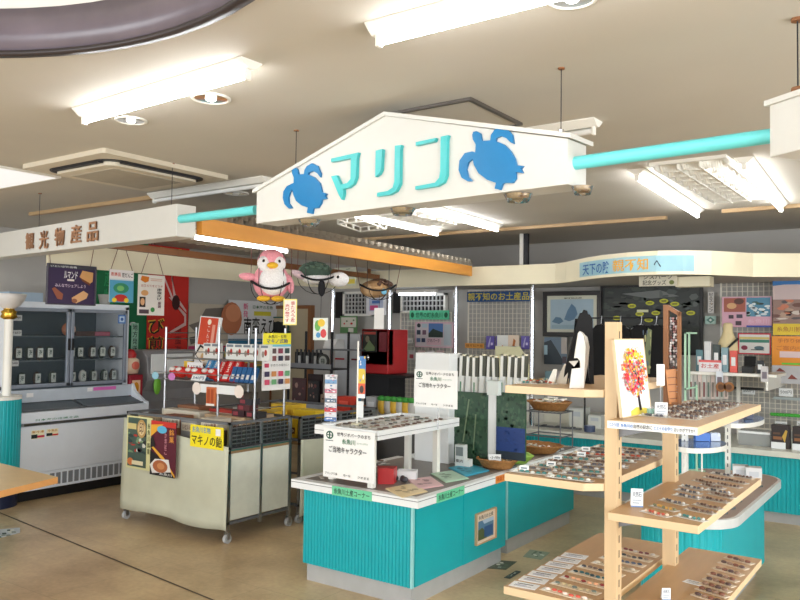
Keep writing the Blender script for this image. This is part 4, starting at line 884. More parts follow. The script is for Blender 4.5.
# red box and white tray under the raised shelf
q = oz(378, 484, zt); m = MB(); m.M = Matrix.Rotation(.6, 4, 'Z'); m.prism([(0, 0), (.1, -.01), (.12, .1), (-.01, .1)], 0, .10, RED); solo(m, 'red_box', 'small bright red box under the raised shelf', 'box', q)
q = oz(356, 478, zt); m = MB(); m.box(-.14, .0, 0, .06, 0, .035, C(170, 30, 36)); m.box(-.02, .0, .0, .06, .035, .05, C(150, 30, 30)); solo(m, 'red_tray', 'low red tray behind the front notice sign', 'tray', (q.x+.05, q.y, zt), .3)
q = oz(397, 480, zt); m = MB(); m.M = Matrix.Rotation(.5, 4, 'Z')
m.box(0, .13, 0, .09, 0, .008, WHITE).box(0, .13, 0, .005, 0, .06, WHITE).box(0, .13, .085, .09, 0, .06, WHITE).box(0, .005, 0, .09, 0, .06, WHITE).box(.125, .13, 0, .09, 0, .06, WHITE).box(-.006, .136, -.006, 0, .055, .062, WHITE); solo(m, 'white_tray', 'small white open box beside the post of the raised shelf', 'tray', q)
for k in range(7):
    m = MB(); m.ell((0, 0, .02), (.035, .02, .02), C(*[(70, 70, 76), (190, 190, 196), (50, 50, 54)][k % 3]), 10, 6)
    solo(m, 'wrapped_stone', '%s wrapped stone in the heap under the raised shelf' % ['dark', 'silver', 'black'][k % 3], 'stone', (-3.12+(k % 4)*.07, 4.2+(k//4)*.07, zt), k, '%s wrapped stones under the raised shelf' % ['dark', 'silver', 'black'][k % 3])

# map rack: white column, slotted holders, two aerial maps
o = thing('map_rack', 'white map rack with a row of slotted holders behind the front island', 'rack', (-3.35, 5.12, 0))
def lx(px, t): return ot(px, 400, t).x+3.35
def lz(px, py, t): return ot(px, py, t).z
tc = 4.98
a, b = lx(415, tc), lx(449, tc)
MB().box(a, b, -.14, .04, zt, lz(430, 353, tc), WHITE).build('column', o, .003)
MB().box(lx(449, 5.1), lx(512, 5.1), -.05, .07, zt, zt+.015, GREYM).box(lx(487, 5.05), lx(495, 5.05), -.05, .0, .0, lz(490, 395, 5.07), WHITE).build('stand_post', o)
xs = [438+i*6.9 for i in range(13)]
for i, px in enumerate(xs):
    xa, xb = lx(px, 5.1), lx(px+4.6, 5.1); za, zc = lz(px, 392+i*.3, 5.1), lz(px, 354+(i % 3), 5.1)
    m = MB(); th = random.uniform(-.04, .06); m.M = Matrix.Translation(((xa+xb)/2, 0, za)) @ Matrix.Rotation(th, 4, 'Y'); w2 = (xb-xa)/2; H = zc-za
    m.box(-w2, w2, -.03, -.0, 0, H*.45, C(226, 228, 226)).box(-w2, w2*.0, -.03, 0, H*.45, H, C(232, 232, 226)).box(w2*.0, w2*1.35, -.022, -.004, H*.45, H*.96, C(64, 66, 52)).box(-w2, w2, -.03, 0, H*.96, H, CREAM)
    if i % 2: m.box(-w2*.3, w2*.1, -.033, -.03, .0, H*.3, C(60, 130, 90))
    m.build('slotted_holder', o)
MB().box(lx(440, 5.1), lx(527, 5.1), -.03, .0, lz(480, 393, 5.1)-.02, lz(480, 393, 5.1), C(200, 202, 200)).build('holder_rail', o)
for nm, xa, xb, yb, sea in (('left', 452, 487, 462, False), ('right', 496, 525, 458, True)):
    pl = rt(5.06, xa, 391 if not sea else 392, yb, xb)
    ar = [('n', 0, 0, 1, 1, [(40, 74, 52), (58, 92, 66), (34, 62, 46), (66, 92, 68)], 11 if sea else 12, 190, .38)]
    if sea: ar.append(('r', 0, 0, 1, .48, (24, 56, 120))); ar.append(('n', 0, .0, 1, .46, [(20, 50, 110), (26, 62, 128)], 3, 50, .5)); ar.append(('r', 0, 0, 1, .12, (30, 44, 56)))
    else: ar += [('p', [(.3, .3), (.34, .3), (.5, .9), (.46, .9)], (120, 140, 110)), ('p', [(.6, .2), (.63, .2), (.7, .7), (.66, .7)], (110, 130, 100)), ('r', .3, .06, .42, .1, (190, 220, 210))]
    poster('aerial_map', '%s dark green aerial map hanging on the map rack' % ('left, all-land' if not sea else 'right, half sea-blue'), 'map', pl, (46, 78, 56), ar, th=.02)
# card and label details on the rack
q = ot(492, 395, 5.02); m = MB(); m.box(0, .09, 0, .05, 0, .1, C(226, 234, 232)); m.prism([(-.01, -.01), (.1, -.01), (.1, .06), (-.01, .06)], .1, .105, C(214, 224, 222)); solo(m, 'card_box', 'small pale card box clipped between the two aerial maps', 'box', (q.x-.03, 5.0, q.z))
q = oz(489, 460, zt); m = MB(); m.box(0, .075, 0, .05, 0, .16, C(214, 218, 214)); m.art(.075, .16, [('r', .1, .5, .9, .9, (120, 130, 130)), ('t', .1, .2, .9, .35, '案内', (60, 60, 60))]); m.box(.075, .12, 0, .05, 0, .06, C(226, 226, 220)); solo(m, 'leaflet_box', 'pale leaflet box standing in front of the white post between the maps', 'box', (q.x-.06, min(q.y, 4.93), zt))

# baskets
def basket(name, label, cat, p, rx, ry, h, rot=0, group=None, fill=None):
    o = thing(name, label, cat, p, rot, group)
    m = MB()
    m.lathe([(0, .003), (.72, .003), (.8, h*.3), (.92, h*.75), (1, h), (1.03, h*1.05), (.97, h*1.03), (.86, h*.7), (.72, h*.25), (0, .012)], RATTAN, 24, (0, 0, 0), rx, ry); m.build('wicker_body', o)
    r = MB(); P = [(rx*1.02*math.cos(t*PI/12), ry*1.02*math.sin(t*PI/12), h*1.05+.004*(t % 2)) for t in range(25)]; r.tube(P, .008, RATTAN); r.build('rim', o)
    return o
def filler(n, c, name, label, cat, group, rx, ry, h, size=(.05, .03, .012), cols=None, rot=0):
    rr = random.Random(len(label)+n); cols = cols or [(226, 222, 200)]
    pro = []
    for cc in cols:
        m = MB(); m.box(-size[0]/2, size[0]/2, -size[1]/2, size[1]/2, 0, size[2], C(*cc)); m.box(-size[0]*.3, size[0]*.2, -size[1]*.35, size[1]*.35, size[2], size[2]+.001, C(240, 240, 236)); pro.append(m.build('proto')); COL.objects.unlink(pro[-1])
    for i in range(n):
        a = rr.uniform(0, 2*PI); r = math.sqrt(rr.uniform(0, .55)); 
        again(rr.choice(pro), name, label, cat, (c[0]+rx*r*math.cos(a), c[1]+ry*r*math.sin(a), c[2]+h*.7+rr.uniform(0, h*.45)), (rr.uniform(-.4, .4), rr.uniform(-.4, .4), rr.uniform(0, 3)), group)
bc = oz(497, 468, zt); bc = V((-2.74, 4.94, zt)) if False else bc
basket('wicker_basket', 'brown wicker basket on the far right corner of the front island', 'basket', bc, .15, .11, .06)
filler(8, bc, 'wrapped_candy', 'wrapped sweet in the basket on the front island', 'candy', 'wrapped sweets in the front island basket', .13, .09, .05, cols=[(200, 170, 120), (226, 210, 180)])
m = MB(); m.box(0, .09, 0, .003, 0, .05, WHITE); m.art(.09, .05, [('t', .1, .3, .9, .7, '小物', (80, 80, 80))]); o = solo(m, 'price_card', 'white price card propped in the basket on the front island', 'price card', (bc.x-.02, bc.y-.09, zt+.06)); o.rotation_euler = (-.4, 0, .6)

# ------------------------------------------------------------------ second island behind
o = thing('island_counter', 'second turquoise island counter directly behind the front island', 'counter', (-3.5, 5.22, 0))
Mw = Matrix.Translation((-3.5, 5.22, 0)).inverted()
m = MB(); m.M = Mw; m.box(-3.48, -2.70, 5.25, 6.42, 0, .115, KICK); m.build('kickboard', o)
m = MB(); m.M = Mw; m.box(-3.5, -2.68, 5.2, 6.46, .115, .60, TEAL); m.build('body', o)
m = MB(); m.M = Mw; m.box(-2.684, -2.676, 5.19, 5.215, .115, .6, mat('corner_strip', (150, 214, 214), .3)); m.build('corner_strip', o)
m = MB(); m.M = Mw; m.box(-3.56, -2.62, 5.14, 6.5, .60, .65, WHITE).box(-3.5, -2.66, 5.2, 6.46, .65, .652, TOPG); m.build('slab', o, .002)
z2 = .654
b2 = oz(534, 452, z2); basket('wicker_basket', 'flat brown wicker basket on the second island under the wire stand', 'basket', b2, .24, .16, .06)
filler(14, b2, 'wrapped_candy', 'wrapped sweet in the flat basket on the second island', 'candy', 'wrapped sweets in the second island basket', .2, .13, .05, cols=[(150, 110, 80), (190, 150, 110), (200, 196, 180)])
b3 = oz(508, 462, z2)
o = thing('green_basket', 'light green cloth-lined basket between the two wicker baskets', 'basket', b3)
MB().lathe([(0, .003), (.75, .003), (1, .05), (1.1, .07), (1.0, .065), (.7, .012), (0, .012)], C(160, 200, 90), 6, (0, 0, 0), .2, .13).build('lining', o)
filler(9, b3, 'brown_snack_pack', 'brown snack pack in the light green basket', 'snack', 'brown snack packs in the green basket', .13, .09, .05, (.08, .05, .015), [(176, 140, 96), (206, 180, 140)])
# wire stand with basket
q = oz(532, 456, z2); st = (-2.98, 5.75)
st = (oz(549, 447, z2).x, oz(549, 447, z2).y)
o = thing('wire_stand', 'grey wire stand with thin legs carrying a wicker basket', 'stand', (st[0], st[1], z2))
for x in (-.16, .16):
    for y in (-.13, .13): MB().cyl((x, y, 0), (x, y, .31), .006, GREYM, n=6).build('leg', o)
for z in (.305, .10):
    m = MB(); m.box(-.165, .165, -.135, -.125, z, z+.01, GREYM).box(-.165, .165, .125, .135, z, z+.01, GREYM).box(-.165, -.155, -.13, .13, z, z+.01, GREYM).box(.155, .165, -.13, .13, z, z+.01, GREYM)
    if z > .3:
        for i in range(9): m.box(-.15+i*.0375, -.147+i*.0375, -.13, .13, z+.003, z+.007, GREYM)
    m.build('wire_ring' if z < .3 else 'wire_top', o)
b4 = (st[0], st[1], z2+.316); basket('wicker_basket', 'round wicker basket of white sachets on top of the wire stand', 'basket', b4, .19, .15, .07)
filler(16, V(b4), 'white_sachet', 'white sachet in the basket on the wire stand', 'sachet', 'white sachets in the wire stand basket', .15, .12, .09, (.09, .04, .012), [(226, 226, 210), (206, 214, 190), (236, 230, 226)])
for k in range(6):
    m = MB(); m.box(0, .13, 0, .1, 0, .006, C(*[(226, 226, 226), (200, 206, 206), (190, 170, 150)][k % 3])); solo(m, 'flat_pouch', '%s flat pouch lying on the second island beside the wire stand' % ['white', 'grey', 'tan'][k % 3], 'pouch', (-2.86+(k % 2)*.08, 5.95+k*.07, z2+.001), .2*k, '%s flat pouches on the second island' % ['white', 'grey', 'tan'][k % 3])
# ------------------------------------------------------------------ third island (rounded)
def rr_(x0, x1, y0, y1, r): return rrect(x0, x1, y0, y1, r, 8)[::-1]
o = thing('rounded_counter', 'turquoise ribbed counter with rounded ends and grey-brown top behind the wooden shelves', 'counter', (-1.25, 5.2, 0))
Mw = Matrix.Translation((-1.25, 5.2, 0)).inverted()
m = MB(); m.M = Mw; m.prism(rr_(-1.46, -1.1, 4.55, 5.98, .15), 0, .10, KICK); m.build('kickboard', o)
pth = rrect(-1.5, -1.05, 4.48, 6.03, .2, 8)
m = ribbed(pth, .10, .60, TEAL, .028, .005, True)
# outward ribs need clockwise order: flip
m.v = [Mw @ v for v in m.v]; m.build('ribbed_panel', o)
m = MB(); m.M = Mw; m.prism(rrect(-1.49, -1.06, 4.49, 6.02, .19, 8), .10, .60, TEAL); m.build('body', o)
m = MB(); m.M = Mw; m.prism(rrect(-1.58, -.95, 4.38, 6.13, .24, 10), .60, .65, mat('slab_rim', (206, 208, 206), .35)); m.prism(rrect(-1.56, -.97, 4.40, 6.11, .22, 10), .65, .652, TOPB); m.build('slab', o)
for k, px in enumerate(((735, 472), (748, 474))):
    q = oz(px[0]-2, px[1]+6, .653); box_item('white_carton', 'small white carton on the rounded counter, %s one' % ['left', 'right'][k], 'carton', (q.x, q.y, .653), (.10, .09, .085), (226, 226, 226), [('r', .2, .3, .8, .7, (205, 208, 212))], .25, 'white cartons on the rounded counter')
for k, (x, y) in enumerate(((753, 487), (731, 502), (724, 509), (716, 514))):
    q = oz(x, y, .653); m = MB(); m.box(-.06, .06, -.03, .03, 0, .012, C(90, 96, 96)); m.box(-.05, .03, -.02, .02, .012, .013, C(210, 214, 206)); solo(m, 'accessory_card', 'dark accessory card near the rim of the rounded counter, %s from the far end' % ['first', 'second', 'third', 'fourth'][k], 'accessory', q, 1.1, 'accessory cards on the rounded counter')
# tiered stand
o = thing('tiered_stand', 'white slotted stand with two rounded glass shelves on the rounded counter', 'display stand', (-1.3, 5.25, .652))
def pl_(px, py, s): q = os_(px, py, s); return q.x+1.3, q.y-5.25
for px, s in ((685, -1.38), (728, -1.3)):
    x, y = pl_(px, 440, s); pst = MB(); pst.box(x-.018, x+.018, y-.012, y+.012, 0, .42, WHITEP)
    for z in range(7): pst.box(x-.004, x+.004, y-.0125, y-.0118, .05+z*.05, .075+z*.05, C(110, 112, 114))
    pst.build('slotted_post', o)
BG = mat('blue_glass_shelf', (88, 116, 160), .15, noise=.1)
for (px, py, rr2, ry2, nm) in ((698, 443, .16, .26, 1), (742, 419, .13, .34, 2)):
    z = {1: .97, 2: 1.065, 3: 1.42}[nm]; q = oz(px, py, z); x, y, zz = q.x+1.3, q.y-5.25, z-.652
    P = [(x+rr2*math.cos(i*PI/12), y+ry2*math.sin(i*PI/12)) for i in range(24)]
    MB().prism(P, zz-.03, zz, WHITEP, BG).build('rounded_shelf', o)
for x in (-.12, -.02, .08):
    MB().tube([(x, -.35, .0), (x, -.35, .3)], .005, WHITEP).build('wire_upright', o)
def strip_mesh(c1, c2, L=.09, w=.032, film=None):
    m = MB(); m.box(-L/2, L/2, -w/2, w/2, 0, .002, film or mat('bag_film', (206, 200, 190), .25, noise=.05))
    n = 7
    for i in range(n):
        m.ell((-L*.38+L*.76*i/(n-1), (.12*w)*math.sin(i*1.3), .005), (L*.058, w*.17, .005), C(*(c1 if i % 3 else c2)), 7, 4)
    m.box(-L*.48, -L*.38, -w*.3, w*.3, .002, .003, C(236, 236, 232))
    return m
# slim packets and charms hanging under the wall shelf
for k in range(9):
    q = ot(691+k*4.4, 399, 7.58); L = 1.268-q.z
    m = MB(); m.box(-.017, .017, -.004, .004, 0, L, C(*[(206, 206, 200), (190, 186, 180), (214, 196, 190)][k % 3])); m.box(-.008, .008, -.006, -.004, .02, L*.7, C(*[(120, 60, 60), (90, 110, 100), (130, 120, 110)][k % 3]))
    solo(m, 'slim_packet', 'slim packet hanging under the white wall shelf, %s from the left' % ['first', 'second', 'third', 'fourth', 'fifth', 'sixth', 'seventh', 'eighth', 'ninth'][k], 'packet', q, 0, 'slim packets under the wall shelf')
for k, px in enumerate((721, 729)):
    q = ot(px, 387, 7.5); m = MB(); m.M = XM; m.prism([(.045*math.cos(i*PI/8), .045*math.sin(i*PI/8)) for i in range(16)], 0, .008, C(150, 96, 44)); m.prism([(.026*math.cos(i*PI/6), .026*math.sin(i*PI/6)) for i in range(12)], .008, .009, C(96, 56, 26))
    m.M = Matrix(); m.cyl((0, -.004, .04), (0, .05, 1.27-q.z), .002, STEEL, n=5)
    solo(m, 'wooden_charm', 'round brown wooden charm hanging under the white wall shelf, %s of two' % ['left', 'right'][k], 'charm', q, 0)
for k, (px, py, c, w, h) in enumerate(((700, 436, (70, 120, 200), .09, .05), (715, 436, (200, 210, 226), .06, .05), (735, 414, (216, 216, 220), .05, .05), (750, 414, (60, 66, 90), .05, .04))):
    z = .972 if k < 2 else 1.067; q = oz(px, py+5, z)
    box_item('small_box', '%s small box on a rounded glass shelf' % ['blue', 'pale blue', 'light grey', 'dark blue'][k], 'box', (q.x-.02, q.y-.02, z), (w, .04, h), c, None, .6)
q = ot(709, 372, 7.56); poster('shelf_sign', 'white and red card sign on the white wall shelf', 'sign', ((q.x-.09, 7.56, 1.299), .2, .11, 0), (236, 232, 236), [('r', 0, .8, 1, 1, (220, 100, 100)), ('t', .1, .3, .9, .7, 'お土産', (200, 60, 60))])

# ------------------------------------------------------------------ wooden double-sided shelf unit (foreground right)
hA, hB, hC = 1.36, 1.055, .725       # right-hand shelves
lA, lB, lC = 1.452, 1.131, .723      # left-hand shelves
o = thing('wooden_shelf_unit', 'pale wooden two-sided shelf unit with slotted posts in the right foreground', 'shelf', (-.96, 2.9, 0))
Mw = Matrix.Translation((-.96, 2.9, 0)).inverted()
zt1 = od(612, 322, 2.7).z
PS = mat('post_side', (222, 184, 134), .4, noise=.08, scale=30, kind='woodz')
for t0, top in ((2.62, zt1), (3.20, hA-.028)):
    m = MB(); m.M = Mw
    dx = 0 if t0 < 3 else .018
    x_a, x_b = (-.975, -.932) if t0 < 3 else (-.95, -.90)
    m.box(x_a, x_b, t0, t0+.05, 0, top, WOODZ)
    for z in range(int(top/.05)): m.box(x_b-.0005, x_b+.0005, t0+.021, t0+.029, .03+z*.05, .055+z*.05, BLACK)
    m.build('post', o, .002)
m = MB(); m.M = Mw; m.box(-.965, -.92, 2.64, 3.2, .02, .10, WOODZ); m.build('stretcher', o)
m = MB(); m.M = Mw; m.box(-1.3, -.64, 2.62, 2.67, 0, .02, WOODZ); m.build('foot', o); m = MB(); m.M = Mw; m.box(-1.3, -.64, 3.2, 3.25, 0, .02, WOODZ); m.build('foot', o)
def shelf_board(x0, x1, y0, y1, z, ch=True, th=.027):
    b = MB(); b.M = Mw
    s = 1 if x1 > -.9 else -1
    P = [(-.931, y0), (x1, y0), (x1, y1), (-.931, y1)] if s > 0 else [(x0, y0), (-1.03, y0), (-.976, y0+.045), (-.976, y1), (x0, y1)]
    b.prism(P, z-th, z, WOODE, WOOD); return b.build('shelf_board', o, .003)
# corners measured from the picture
def cor(px, py, z): return oz(px, py, z)
RA = (-.935, -.64, 2.53, 3.52)
for z in (hA, hB, hC): shelf_board(-.931, -.64, 2.53, 3.52, z)
for z in (lA, lB, lC): shelf_board(-1.335, -1.0, 2.57, 3.52, z)
for z in (hA, hB, hC, lA, lB, lC):
    if z in (lA, lB, lC): continue
    for t0 in (2.64, 3.215):
        m = MB(); m.M = Mw
        s = 1 if z in (hA, hB, hC) else -1
        xa = -.932 if t0 < 3 else -.90
        m.add([(xa, t0, z-.028), (xa+s*.14, t0, z-.028), (xa, t0, z-.07), (xa, t0+.008, z-.028), (xa+s*.14, t0+.008, z-.028), (xa, t0+.008, z-.07)], [(0, 1, 2), (3, 5, 4), (0, 3, 4, 1), (1, 4, 5, 2), (2, 5, 3, 0)], GREYM)
        m.build('bracket', o)
m = MB(); m.box(0, .288, -.003, 0, 0, .024, WHITE); m.M = Matrix.Translation((0, -.0035, 0)); m.art(.288, .024, [('t', .03, .25, .14, .8, 'ヒスイの里', (20, 110, 190)), ('t', .16, .25, .3, .8, '糸魚川の', (40, 120, 200)), ('t', .31, .25, .52, .8, '自然の記念に', (20, 20, 26)), ('t', .54, .25, .74, .8, 'ヒスイのお守り', (20, 110, 190)), ('t', .76, .25, .98, .8, 'おいかがですか？', (40, 40, 46))])
solo(m, 'shelf_label', 'long white label with small blue and black writing on the top right-hand wooden shelf', 'label', (-.93, 2.526, hA-.026))
# packs on the shelves
PC = [((70, 128, 124), (206, 206, 196), 'teal beaded'), ((186, 84, 62), (222, 196, 170), 'coral beaded'), ((200, 156, 80), (120, 120, 90), 'amber beaded'), ((104, 78, 66), (140, 122, 110), 'brown beaded'), ((96, 96, 104), (206, 204, 200), 'slate beaded')]
pk = []; pks = []
for c1, c2, n in PC:
    q = strip_mesh(c1, c2, .105, .036).build('proto'); COL.objects.unlink(q); pk.append(q)
    q = strip_mesh(c1, c2, .17, .03).build('proto'); COL.objects.unlink(q); pks.append(q)
def pack(k, long_, p, rot, where):
    nm = PC[k][2]; a = 'bracelet_pack' if not long_ else 'necklace_pack'
    again((pks if long_ else pk)[k], a, '%s %s in clear film on %s' % (nm, 'necklace pack' if long_ else 'bracelet pack', where), a.replace('_', ' '), p, rot+random.uniform(-.1, .1), '%s packs on %s' % (nm, where))
mid = [(656, 514, 1), (664, 508.5, 2), (691, 518.5, 0), (673, 502.5, 4), (700, 511.5, 3), (687, 497, 4), (708, 507, 3), (688, 492, 4), (714, 500.5, 3), (692, 488, 4), (721.5, 496, 3), (705, 482.6, 3), (712, 487, 3), (718, 492, 4), (728, 486, 3), (735, 482, 3), (741, 477, 3), (716, 479, 3), (722, 475, 4)]
for x, y, k in mid:
    q = oz(x, y, hB+.001); pack(k, False, q, -.35, 'the middle right-hand wooden shelf')
for i in range(12):
    for j in range(2):
        q = (-.84+j*.1, 2.73+i*.064, hA+.001); pack(3 if (i*2+j) % 3 else 4, False, q, -.1, 'the top right-hand wooden shelf')
low = [(739, 560), (733, 565), (728, 571), (723, 577), (719, 582), (715, 587), (712, 592), (708, 598)]
for i, (x, y) in enumerate(low):
    q = oz(x, y+1, hC+.001); m = MB(); m.box(-.06, .06, -.017, .017, 0, .003, C(222, 206, 184))
    for j in range(4): m.ell((-.04+j*.026, 0, .007), (.013, .009, .006), C(*[(130, 84, 66), (96, 74, 70), (150, 120, 100)][(i+j) % 3]), 8, 4)
    solo(m, 'stone_strap_card', 'cream card with brown stones on lowest right-hand shelf, %s from far end' % ['first', 'second', 'third', 'fourth', 'fifth', 'sixth', 'seventh', 'eighth'][i], 'accessory card', q, -.35, 'stone cards on the lowest right-hand shelf')
def tag_card(label, p, w, h, rot, tilt=-.25, txt='天然石'):
    m = MB(); m.box(0, w, 0, .002, 0, h, WHITE); m.art(w, h, [('t', .12, .55, .88, .85, txt, (90, 100, 120)), ('r', .12, .35, .85, .4, (150, 156, 170)), ('r', .12, .2, .7, .25, (150, 156, 170)), ('r', 0, 0, 1, .07, (120, 150, 200))])
    m.add([(0, .002, h*.95), (w, .002, h*.95), (w, h*.45, 0), (0, h*.45, 0)], [(0, 1, 2, 3)], WHITE)
    return solo(m, 'price_card', label, 'price card', p, rot)
q = oz(631, 507, hB); tag_card('white folded price card at the near left of the middle right-hand shelf', (q.x, q.y, hB+.001), .04, .062, .45)
q = oz(655, 417, hA); tag_card('white folded price card beside the tree picture on the top right-hand shelf', (q.x, q.y, hA+.001), .042, .05, .45)
q = oz(682, 582, hC); m = MB(); m.box(0, .07, 0, .045, 0, .001, WHITE); m.box(.01, .06, .01, .012, .001, .0015, C(120, 120, 130)).box(.01, .06, .02, .022, .001, .0015, C(120, 120, 130)).box(.01, .05, .03, .034, .001, .0015, C(80, 80, 90)); solo(m, 'flat_label', 'flat white label lying on the lowest right-hand shelf', 'label', (q.x, q.y, hC+.001), -.2)
q = oz(662, 600, hC); tag_card('white folded card cut by the bottom edge on the lowest right-hand shelf', (q.x, q.y+.0, hC+.001), .03, .04, .6)
# lowest left shelf: label cards along the left edge and long packs
for i in range(7):
    y = 2.62+i*.078
    m = MB(); m.box(-.05, .05, -.03, .03, 0, .0015, WHITE)
    m.box(-.03, .03, .008, .014, .0015, .002, C(50, 50, 60)).box(-.035, .01, -.006, -.003, .0015, .002, C(100, 110, 160)).box(-.035, .03, -.016, -.013, .0015, .002, C(120, 120, 130))
    solo(m, 'name_card', 'white name card on lowest left-hand shelf edge, %s from the front' % ['first', 'second', 'third', 'fourth', 'fifth', 'sixth', 'seventh'][i], 'name card', (-1.275, y, lC+.001), .1, 'name cards on the lowest left-hand shelf')
lows = [((206, 90, 70), (240, 220, 210), 'red and white'), ((190, 170, 130), (110, 120, 110), 'olive and cream'), ((226, 170, 130), (130, 40, 40), 'amber and dark red'), ((40, 90, 96), (30, 60, 66), 'dark teal'), ((110, 90, 80), (60, 60, 66), 'brown'), ((150, 130, 100), (200, 190, 170), 'sand'), ((80, 90, 110), (60, 70, 90), 'slate blue'), ((70, 70, 70), (140, 120, 100), 'charcoal'), ((120, 60, 60), (200, 190, 180), 'maroon')]
for i, (c1, c2, n) in enumerate(lows):
    m = strip_mesh(c1, c2, .19, .04, C(226, 212, 188)); solo(m, 'necklace_pack', '%s bead necklace pack on the lowest left-hand wooden shelf' % n, 'necklace pack', (-1.115 if i < 5 else -1.09, 2.62+i*.085, lC+.001), -.12)
# middle left shelf: crowded necklace packs
for i in range(11):
    for j in range(2):
        if i < 4 or j < 2: pack([0, 4, 3, 3, 1][(i*2+j*3) % 5] if i > 3 else [0, 4, 0, 4][i], True, (-1.245+j*.15+random.uniform(-.015, .015), 2.615+i*.078+random.uniform(-.012, .012), lB+.002+.001*((i+j) % 2)), .12+random.uniform(-.18, .18), 'the middle left-hand wooden shelf')
for i in range(5):
    m = MB(); m.box(0, .035, 0, .002, 0, .02, WHITE); m.box(.006, .028, -.001, 0, .007, .012, C(90, 110, 120)); o_ = solo(m, 'price_card', 'tiny white price card on the middle left-hand shelf, %s from the front' % ['first', 'second', 'third', 'fourth', 'fifth'][i], 'price card', (-1.30+.04*(i % 2), 2.62+i*.15, lB+.008), .3); o_.rotation_euler = (-.6, 0, .3)
# top left shelf goods
pst = oz(572, 382, lA)
o = thing('bust_stand', 'white curved necklace display stand on the top left wooden shelf', 'display stand', (-1.10, 2.612, lA), .785)
sh = [(0, 0), (.10, 0), (.115, .18), (.11, .20), (.085, .205), (.035, .19), (.03, .165)]
def bust(par, m_, w, h, notch, nm, dx=0, dy=0, lean=.28):
    P = [(-w*.5, 0), (w*.5, 0), (w*.42, h*.8), (w*.36, h*.93), (w*.18, h), (-w*.1, h*1.0), (-w*.26, h*.9), (-w*.42, h*.62)]
    b = MB(); b.M = Matrix.Translation((dx, dy, 0)) @ Matrix.Rotation(-lean, 4, 'X') @ XM; b.prism(P, -.004, .004, m_)
    b.M = Matrix.Translation((dx, dy, 0)); b.add([(-w*.2, .0, .0), (w*.2, .0, 0), (w*.2, h*.28+.06, 0), (-w*.2, h*.28+.06, 0), (-w*.12, h*.26, h*.75), (w*.12, h*.26, h*.75)], [(0, 1, 2, 3), (3, 2, 5, 4), (0, 4, 5, 1)], m_)
    return b.build(nm, par)
# white leaning board with a curled side and a dark round notch
WP = mat('display_white', (238, 236, 230), .4)
m = MB(); m.M = XM
K = .0034
out = [(0, 0), (15.6, 0), (18, 44), (16, 55), (12, 59.5), (10, 57), (7, 40), (5.6, 31), (9, 31.5), (12, 28), (12.3, 21), (3, 20)]
m.M = Matrix.Rotation(-.03, 4, 'X') @ XM; m.prism([(x*K, y*K) for x, y in out], -.006, 0, WP); m.build('front_panel', o)
m = MB(); pr = [(15.6, 0), (17, 25), (18, 44), (16, 55), (12, 59.5)]
m.add([(x*K, .002, y*K) for x, y in pr]+[((x+a)*K, .045, y*K-b) for (x, y), a, b in zip(pr, (6, 9, 9.5, 9, 8), (0, 0, .004, .006, .006))], [(i, i+5, i+6, i+1) for i in range(4)], WP, True); m.build('curved_side', o)
m = MB(); m.M = XM; m.prism([(x*K, y*K) for x, y in ((1, 27.5), (12, 28.5), (7, 22))], -.02, -.018, C(206, 200, 190)); m.build('fold_flap', o)
o = thing('bust_stand', 'tall black velvet necklace stand leaning behind the white stand', 'display stand', (-1.168, 2.831, lA), .785)
m = MB(); m.M = Matrix.Rotation(.0, 4, 'X') @ XM; m.prism([(x*.0037-.055, y*.0037) for x, y in ((0, 0), (5, 0), (12, 22), (30, 22), (31, 0), (35, 0), (33, 68), (30, 72), (28, 72.5), (27, 76), (24, 77), (22.5, 74), (20, 73.5), (17, 66))], -.01, 0, VELV); m.build('velvet_board', o)
MB().add([(-.02, .01, .0), (.06, .01, 0), (.04, .01, .25), (.0, .01, .25), (.02, .12, 0)], [(0, 1, 4), (2, 3, 4), (0, 4, 3), (1, 2, 4)], VELV).build('easel_leg', o)
for k, (px, w, h, c, lab) in enumerate(((549, .03, .055, (236, 234, 226), 'white wedge-shaped card holder at the left of the top left shelf'), (558, .04, .075, (200, 190, 176), 'grey wedge-shaped card holder beside the black velvet stand'))):
    q = oz(px, 384, lA); m = MB(); m.add([(0, 0, 0), (w, 0, 0), (w, .05, 0), (0, .05, 0), (w*.7, .03, h), (w*1.2, .03, h), (w*1.2, .035, h), (w*.7, .035, h)], [(0, 1, 5, 4), (1, 2, 6, 5), (2, 3, 7, 6), (3, 0, 4, 7), (4, 5, 6, 7), (3, 2, 1, 0)], C(*c)); solo(m, 'card_holder', lab, 'card holder', (q.x-.01, q.y, lA), .3)
for i in range(7):
    q = oz(531+i*3, 383.5-(i % 3)*1.3, lA+.001); again(pk[i % 5], 'bracelet_pack', '%s bracelet pack at the left end of the top left wooden shelf' % PC[i % 5][2], 'bracelet pack', q, .6+i*.3, '%s bracelet packs on the top left shelf' % PC[i % 5][2])
q = oz(595, 384, lA); m = MB(); m.box(0, .035, 0, .004, 0, .21, C(236, 150, 60)); m.art(.035, .21, [('r', .1, .1, .9, .5, (30, 30, 30)), ('p', [(.1, .5), (.9, .5), (.5, .9)], (240, 230, 220))]); o_ = solo(m, 'picture_card', 'orange and black picture card leaning against the front wooden post', 'card', (-1.035, 2.80, lA), .5)
